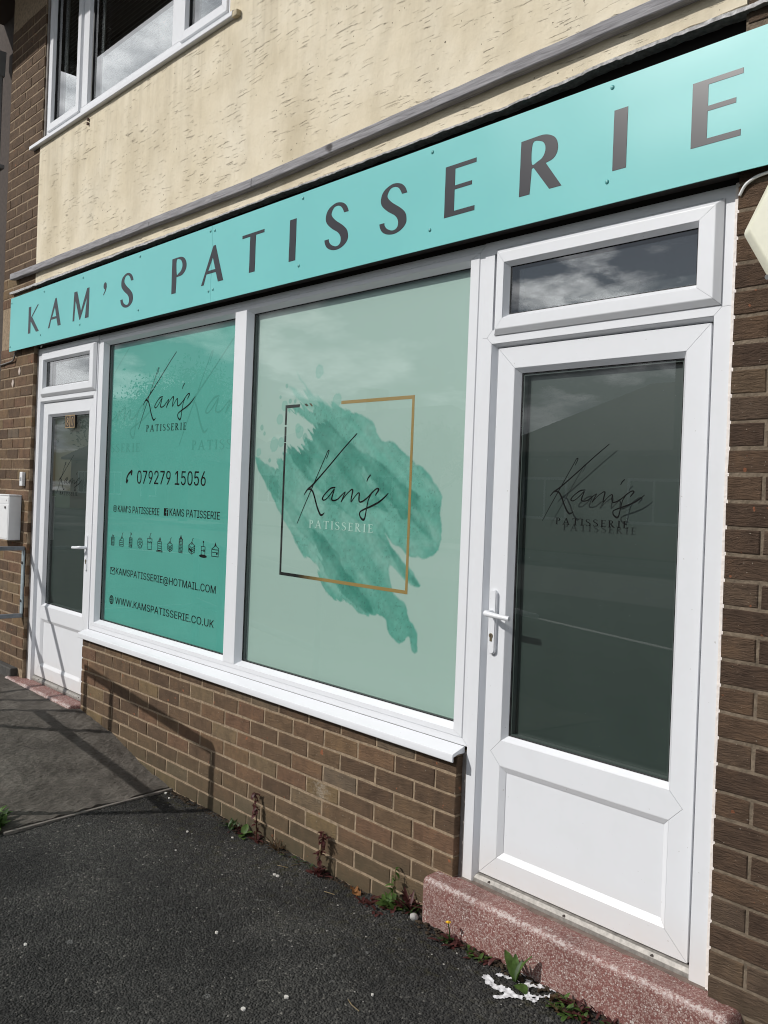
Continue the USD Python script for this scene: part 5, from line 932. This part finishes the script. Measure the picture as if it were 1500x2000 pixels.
x, y = 0.415, -0.13; weed('dandelion with four broad green leaves in front of the red step', x, y, [('leaf', leaf(at(x, y), 2.75, 1.0, .105, .034, .5, 7, .2, .05), green), ('leaf', leaf(at(x, y), 2.3, 1.15, .085, .026, .4, 7, .3, .05), green), ('leaf', leaf(at(x, y), 0.6, 1.35, .105, .030, .5, 7, .3, .05), green), ('leaf', leaf(at(x + .01, y - .01), -.35, .55, .066, .042, .9, 7, .15, .03), green), ('leaf', leaf(at(x, y), 1.6, 1.3, .07, .02, .4, 6), green2)])
x, y = 0.635, -0.125; weed('cluster of green weed and withered brown leaves nearest the bottom right', x, y, [('leaves', rosette(at(x, y), 40, .04, .014, (.3, 1.3), .7, .05), green), ('brown_leaves', rosette(at(x - .05, y), 16, .045, .016, (.2, 1.2), .9, .04), brownish), ('red_leaves', rosette(at(x + .02, y + .01), 40, .042, .012, (.3, 1.3), .8, .06), reddish)])
x, y = 0.80, -0.11; weed('straggling red and green weed at the bottom edge beside the red step', x, y, [('leaves', rosette(at(x, y), 16, .04, .013, (.3, 1.2), .7, .05), green2), ('red_leaves', rosette(at(x, y), 44, .034, .010, (.2, 1.2), .8, .06), reddish)])
x, y = -2.06, -0.93; tl = thing('weed', 'green weed on the edge of the concrete ramp at the left margin', 'weed', (x, y, -.58), WG)
part(tl, 'leaves', rosette((x, y, -.582), 60, .09, .028, (.3, 1.3), .8, .07), green, smooth=60); part(tl, 'dark_leaves', rosette((x - .05, y, -.582), 40, .08, .025, (.3, 1.3), .8, .07), green2, smooth=60)

petal_m = plain('petal_white', (0.56, 0.54, 0.50), 0.6)
PET = [(-2.03, -0.05, .011), (-1.95, -0.075, .009), (-1.482, -0.236, .009), (-1.294, -0.109, .008), (-0.842, -0.19, .011), (-0.822, -0.188, .012), (-1.313, -0.392, .007), (-0.551, -0.65, .009), (0.021, -0.754, .013), (-0.01, -0.891, .012), (0.182, -0.54, .007), (-0.876, -1.22, .010)]
for x, y, r in PET:
    m = hull([(x + .75 * r * math.cos(a) * R.uniform(.75, 1.1), y + .6 * r * math.sin(a) * R.uniform(.75, 1.1), gzz(x, y) + z) for a in np.linspace(0, 6.28, 9)[:-1] for z in (-.002, .005)])
    single('petal', m, petal_m, 'small white petal lying on the dark tarmac', 'petal', 'white petals scattered on the tarmac')
def crumpled(x, y, L, w, yaw, c):
    return cat([leaf((x, y, gzz(x, y) + .006), yaw, .3, L, w, .7, 6, .5, .25), leaf((x, y, gzz(x, y) + .006), yaw + 2.8, .2, L * .6, w, .6, 5, .5, .3)])
single('dead_leaf', crumpled(-0.505, -0.035, .06, .034, -.4, 0), leaf_m('leaf_orange', (0.26, 0.12, 0.045), .2), 'orange brown dead leaf at the foot of the brick wall', 'leaf', smooth=60)
single('dead_leaf', crumpled(0.602, -0.165, .05, .022, .3, 0), brownish, 'dark brown curled dead leaf on the tarmac near the bottom right', 'leaf', smooth=60)
m = trimesh.creation.icosphere(2, .016); m.vertices *= (1 + .3 * (meshkit.noise(m.vertices * 120, 2) - .5)[:, None]) * np.array([1.1, .9, .9]); m.apply_translation((-0.105, -0.085, gzz(-.105, -.085) + .010))
single('pebble', m, plain('pebble_grey', (0.34, 0.33, 0.31), .8, var=.2), 'pale grey pebble by the left corner of the red step', 'pebble', smooth=60)
tw = [(-0.865, -0.085, 1.2, .028), (-0.58, -0.13, .1, .05), (-0.905, -0.13, .2, .05), (0.16, -0.62, -.4, .07)]
twl = ('short pale twig lying close to the dead orange leaf', 'pale twig right of the dead orange leaf on the tarmac', 'pale twig lying left of the pair of white petals', 'longest pale twig lying out on the tarmac away from the wall')
for (x, y, a, L), tl_ in zip(tw, twl):
    single('twig', tube([(x, y, gzz(x, y) + .006), (x + L * .5 * math.cos(a), y + L * .5 * math.sin(a), gzz(x, y) + .009), (x + L * math.cos(a + .2), y + L * math.sin(a + .2), gzz(x, y) + .006)], .0018, 5), straw, tl_, 'twig', 'pale twigs scattered on the tarmac')
# grit: pale chips loose on the tarmac
gr = []
for _ in range(130):
    x, y = R.uniform(-2.1, 1.0), -abs(R.gauss(0, .55)) - .02
    if y < -1.7: continue
    s = R.uniform(.0015, .0042) * (1.4 if R.random() < .1 else 1)
    q = trimesh.creation.icosahedron(); q.vertices *= s * np.array([R.uniform(.8, 1.3), R.uniform(.8, 1.3), .6]); q.apply_translation((x, y, float(asphalt_z(np.array([[x]]), np.array([[y]]))[0, 0]) + s * .3)); gr.append(q)
single('grit', cat(gr), plain('grit_pale', (0.24, 0.23, 0.21), .8, var=.3, scale=8), 'pale specks of grit loose on the tarmac', 'grit', kind='stuff')
# soil in the crack along the wall and the step
so = []
for _ in range(900):
    x = R.uniform(-2.05, 1.0); y = -abs(R.gauss(0, .020)) - .004 - (.076 if x > -.09 else 0)
    s = R.uniform(.002, .0075); q = trimesh.creation.icosahedron(); q.vertices *= s * np.array([R.uniform(.8, 1.5), R.uniform(.8, 1.3), R.uniform(.5, .9)]); q.apply_translation((x, y, gzz(x, y) + s * .2)); so.append(q)
single('soil', cat(so), plain('soil_brown', (0.045, 0.034, 0.024), .95, .1, var=.5, scale=40), 'dark crumbs of soil in the crack along the foot of the wall and step', 'soil', kind='stuff')
# spilt white paint
pz = -0.0015
blobs = []
for pts, w in [([(0.342, -0.182), (0.371, -0.202), (0.396, -0.208), (0.414, -0.198), (0.437, -0.193), (0.465, -0.2), (0.477, -0.19)], 0.026), ([(0.351, -0.144), (0.383, -0.129), (0.399, -0.122), (0.43, -0.12)], 0.012), ([(0.409, -0.075), (0.422, -0.058), (0.443, -0.097), (0.455, -0.132), (0.485, -0.156), (0.507, -0.164)], 0.02), ([(0.461, -0.112), (0.484, -0.095), (0.507, -0.078), (0.53, -0.074), (0.552, -0.07), (0.579, -0.069)], 0.022), ([(0.454, -0.057), (0.492, -0.046), (0.525, -0.055), (0.559, -0.073)], 0.013), ([(0.434, -0.245), (0.457, -0.216), (0.482, -0.196), (0.522, -0.169), (0.525, -0.135), (0.541, -0.109)], 0.014)]:
    blobs.append(sg.LineString(pts).buffer(w / 2))
pa = unary_union(blobs)
gxs, gys = np.arange(0.312, 0.609, .0022), np.arange(-0.275, -0.078, .0022)
PX, PY = np.meshgrid(gxs, gys, indexing='ij'); q = np.c_[PX.ravel(), PY.ravel()]
ndd = (meshkit.fbm(np.c_[q * 60, 0 * q[:, :1]], 3, 41) - .5) * .018 + (meshkit.noise(np.c_[q * 170, 0 * q[:, :1]], 42) - .42) * .013
ins = np.where(shapely.contains_xy(pa, q[:, 0], q[:, 1]), 1, -1) * shapely.distance(pa.boundary, shapely.points(q)) + ndd > 0
ins = ins.reshape(PX.shape); cells = []
Zp = asphalt_z(PX, PY) + 0.0028
v = np.c_[PX.ravel(), PY.ravel(), Zp.ravel()]; ii = np.arange(PX.size).reshape(PX.shape)
keep = (ins[:-1, :-1].astype(int) + ins[1:, :-1] + ins[1:, 1:] + ins[:-1, 1:]) >= 3
A_, B_, C_, D_ = ii[:-1, :-1][keep], ii[1:, :-1][keep], ii[1:, 1:][keep], ii[:-1, 1:][keep]
pm = tm(v, np.vstack([np.c_[A_, B_, C_], np.c_[A_, C_, D_]])); pm.remove_unreferenced_vertices()
single('paint_splash', pm, plain('spilt_white_paint', (0.62, 0.62, 0.63), .6, .3, var=.1, scale=90), 'patch of spilt flaky white paint on the tarmac in front of the red step', 'paint splash')

# ================================================================== ACROSS THE ROAD (seen in the glass)
kerbz = -0.62
single('road', box(-120, 80, -17.0, -10.5, -0.9, -0.612), plain('road_grey', (0.13, 0.13, 0.125), .9, var=.2, scale=2), 'grey road across from the shop', None, kind='structure')
single('far_pavement', box(-120, 80, -19.5, -17.0, -0.9, -0.50), plain('pavement_grey', (0.30, 0.29, 0.275), .9, var=.2, scale=2), 'pavement on the far side of the road', None, kind='structure')
single('lawn', box(-120, 80, -60.0, -19.5, -0.9, -0.49), plain('lawn_green', (0.05, 0.09, 0.03), .95, var=.3, scale=3), 'grass in front of the houses across the road', None, kind='structure')
mark_m = plain('road_paint', (0.62, 0.62, 0.60), .7, var=.1)
def mark(x0, y0, x1, y1, w=.10):
    d = np.array([x1 - x0, y1 - y0]); d /= np.linalg.norm(d); n = np.array([-d[1], d[0]]) * w / 2
    c = [(x0, y0) + n, (x0, y0) - n, (x1, y1) - n, (x1, y1) + n]; zz = [gzz(p[0], p[1]) + .012 for p in c]
    m = tm([(p[0], p[1], z) for p, z in zip(c, zz)] + [(p[0], p[1], z - .02) for p, z in zip(c, zz)], [(0, 1, 2), (0, 2, 3), (4, 6, 5), (4, 7, 6), (0, 4, 5), (0, 5, 1), (1, 5, 6), (1, 6, 2), (2, 6, 7), (2, 7, 3), (3, 7, 4), (3, 4, 0)]); m.fix_normals(); return m
single('parking_line', mark(-6.0, -7.55, -3.2, -6.75), mark_m, 'white parking line mirrored low in the right-hand door glass', 'road marking', 'painted parking lines on the forecourt')
single('parking_line', mark(-20.2, -7.75, -16.8, -9.45), mark_m, 'white parking line mirrored in the turquoise window pane behind the row of cakes', 'road marking', 'painted parking lines on the forecourt')
def bungalow(label, x0, x1, y0, y1, eave, ridge, wallc, roofc, key):
    t = thing('bungalow', label, 'house', ((x0 + x1) / 2, (y0 + y1) / 2, -.5))
    wm = plain('house_wall_' + key, wallc, .9, var=.15, scale=12); rm = plain('house_roof_' + key, roofc, .85, var=.25, scale=7)
    w = part(t, 'wall', box(x0, x1, y0, y1, -.55, eave), wm)
    o, cy = .45, (y0 + y1) / 2; hw = (y1 - y0) / 2
    e = [(x0 - o, y0 - o), (x1 + o, y0 - o), (x1 + o, y1 + o), (x0 - o, y1 + o)]; r0, r1 = (x0 + hw * .75, cy), (x1 - hw * .75, cy)
    v = [(*p, eave + .02) for p in e] + [(*p, eave + .16) for p in e] + [(*r0, ridge), (*r1, ridge)]
    rf = tm(v, [(0, 2, 1), (0, 3, 2), (0, 1, 5), (0, 5, 4), (1, 2, 6), (1, 6, 5), (2, 3, 7), (2, 7, 6), (3, 0, 4), (3, 4, 7), (4, 5, 9), (4, 9, 8), (6, 7, 8), (6, 8, 9), (5, 6, 9), (7, 4, 8)]); rf.fix_normals()
    r = part(t, 'roof', rf, rm); part(r, 'chimney', box(x0 + hw, x0 + hw + .8, cy - .3, cy + .3, ridge - .8, ridge + .9), wm)
    n = max(2, int((x1 - x0) / 3.2))
    for i in range(n):
        cx = x0 + (i + .5) * (x1 - x0) / n
        f = part(t, 'window', ring(cx - .85, cx + .85, .45, 1.75, [(0, 0, y1 + .04), (0, .08, y1 + .04), (0, .08, y1 - .05), (0, 0, y1 - .05)]) + [box(cx - .03, cx + .03, y1, y1 + .035, .53, 1.67)], upvc)
        part(f, 'glass', box(cx - .78, cx + .78, y1 + .002, y1 + .012, .52, 1.68), plain('far_window_glass', (0.03, 0.035, 0.04), .08, .6) if not stage.GetPrimAtPath(K + 'far_window_glass') else K + 'far_window_glass')
bungalow('brown bungalow with a hipped tiled roof mirrored in the right-hand door glass', -17.4, -6.0, -28.0, -20.0, 2.35, 5.0, (0.30, 0.24, 0.19), (0.22, 0.18, 0.15), 'brown')
bungalow('pale rendered bungalow with a grey roof mirrored in the middle of the shop window', -33.0, -21.0, -28.5, -20.5, 2.4, 4.8, (0.55, 0.52, 0.46), (0.24, 0.235, 0.23), 'pale')
bungalow('red brick bungalow mirrored in the far left door glass', -52.0, -40.0, -28.5, -20.5, 2.4, 5.4, (0.28, 0.16, 0.12), (0.2, 0.17, 0.15), 'red')
bungalow('yellow brick bungalow to the right across the road', -2.0, 8.0, -28.0, -20.5, 2.4, 5.2, (0.30, 0.23, 0.14), (0.10, 0.07, 0.055), 'yellow')
bark = plain('bark_brown', (0.06, 0.048, 0.036), .9, var=.3, scale=20)
def tree(label, x, y, h, rad, n, seed):
    q = random.Random(seed); t = thing('tree', label, 'tree', (x, y, -.5)); z0 = -.5
    limbs = [tube([(x, y, z0), (x + .1, y, z0 + h * .3), (x, y + .1, z0 + h * .62)], [.22, .16, .09], 8)]
    cl = []
    for _ in range(11):
        a, e = q.uniform(0, 6.28), q.uniform(.2, 1.2); r = rad * q.uniform(.5, .95)
        c = np.array([x + r * math.cos(a) * math.cos(e), y + r * math.sin(a) * math.cos(e), z0 + h * .55 + (h * .42) * math.sin(e) * q.uniform(.6, 1)]); cl.append(c)
        limbs.append(tube([(x, y, z0 + h * q.uniform(.28, .5)), (np.array([x, y, z0 + h * .45]) + c) / 2 + np.array([0, 0, -.1]), c], [.07, .05, .02], 6))
    part(t, 'trunk', limbs, bark, smooth=50); v, f = [], []
    for _ in range(n):
        c = q.choice(cl); p = c + np.array([q.gauss(0, 1), q.gauss(0, 1), q.gauss(0, .75)]) * rad * .24
        u = np.array([q.gauss(0, 1) for _ in range(3)]); u /= np.linalg.norm(u); w = np.cross(u, [q.gauss(0, 1) for _ in range(3)]); w /= np.linalg.norm(w); s = q.uniform(.05, .10); k = len(v)
        v += [p, p + u * s + w * s * .45, p + u * s * 2, p + u * s - w * s * .45]; f += [(k, k + 1, k + 2), (k, k + 2, k + 3)]
    part(t, 'crown', tm(v, f), leaf_m(f'crown_green_{seed}', (0.055, 0.085, 0.03)))
tree('round-headed tree mirrored in the turquoise window pane, nearer the right', -34.5, -18.3, 6.6, 2.8, 12000, 3)
tree('spreading tree mirrored in the turquoise window pane, nearer the left', -40.5, -19.5, 6.0, 2.9, 12000, 5)
tree('slim tree between the bungalows across the road', -19.4, -19.2, 3.9, 1.2, 5000, 8)
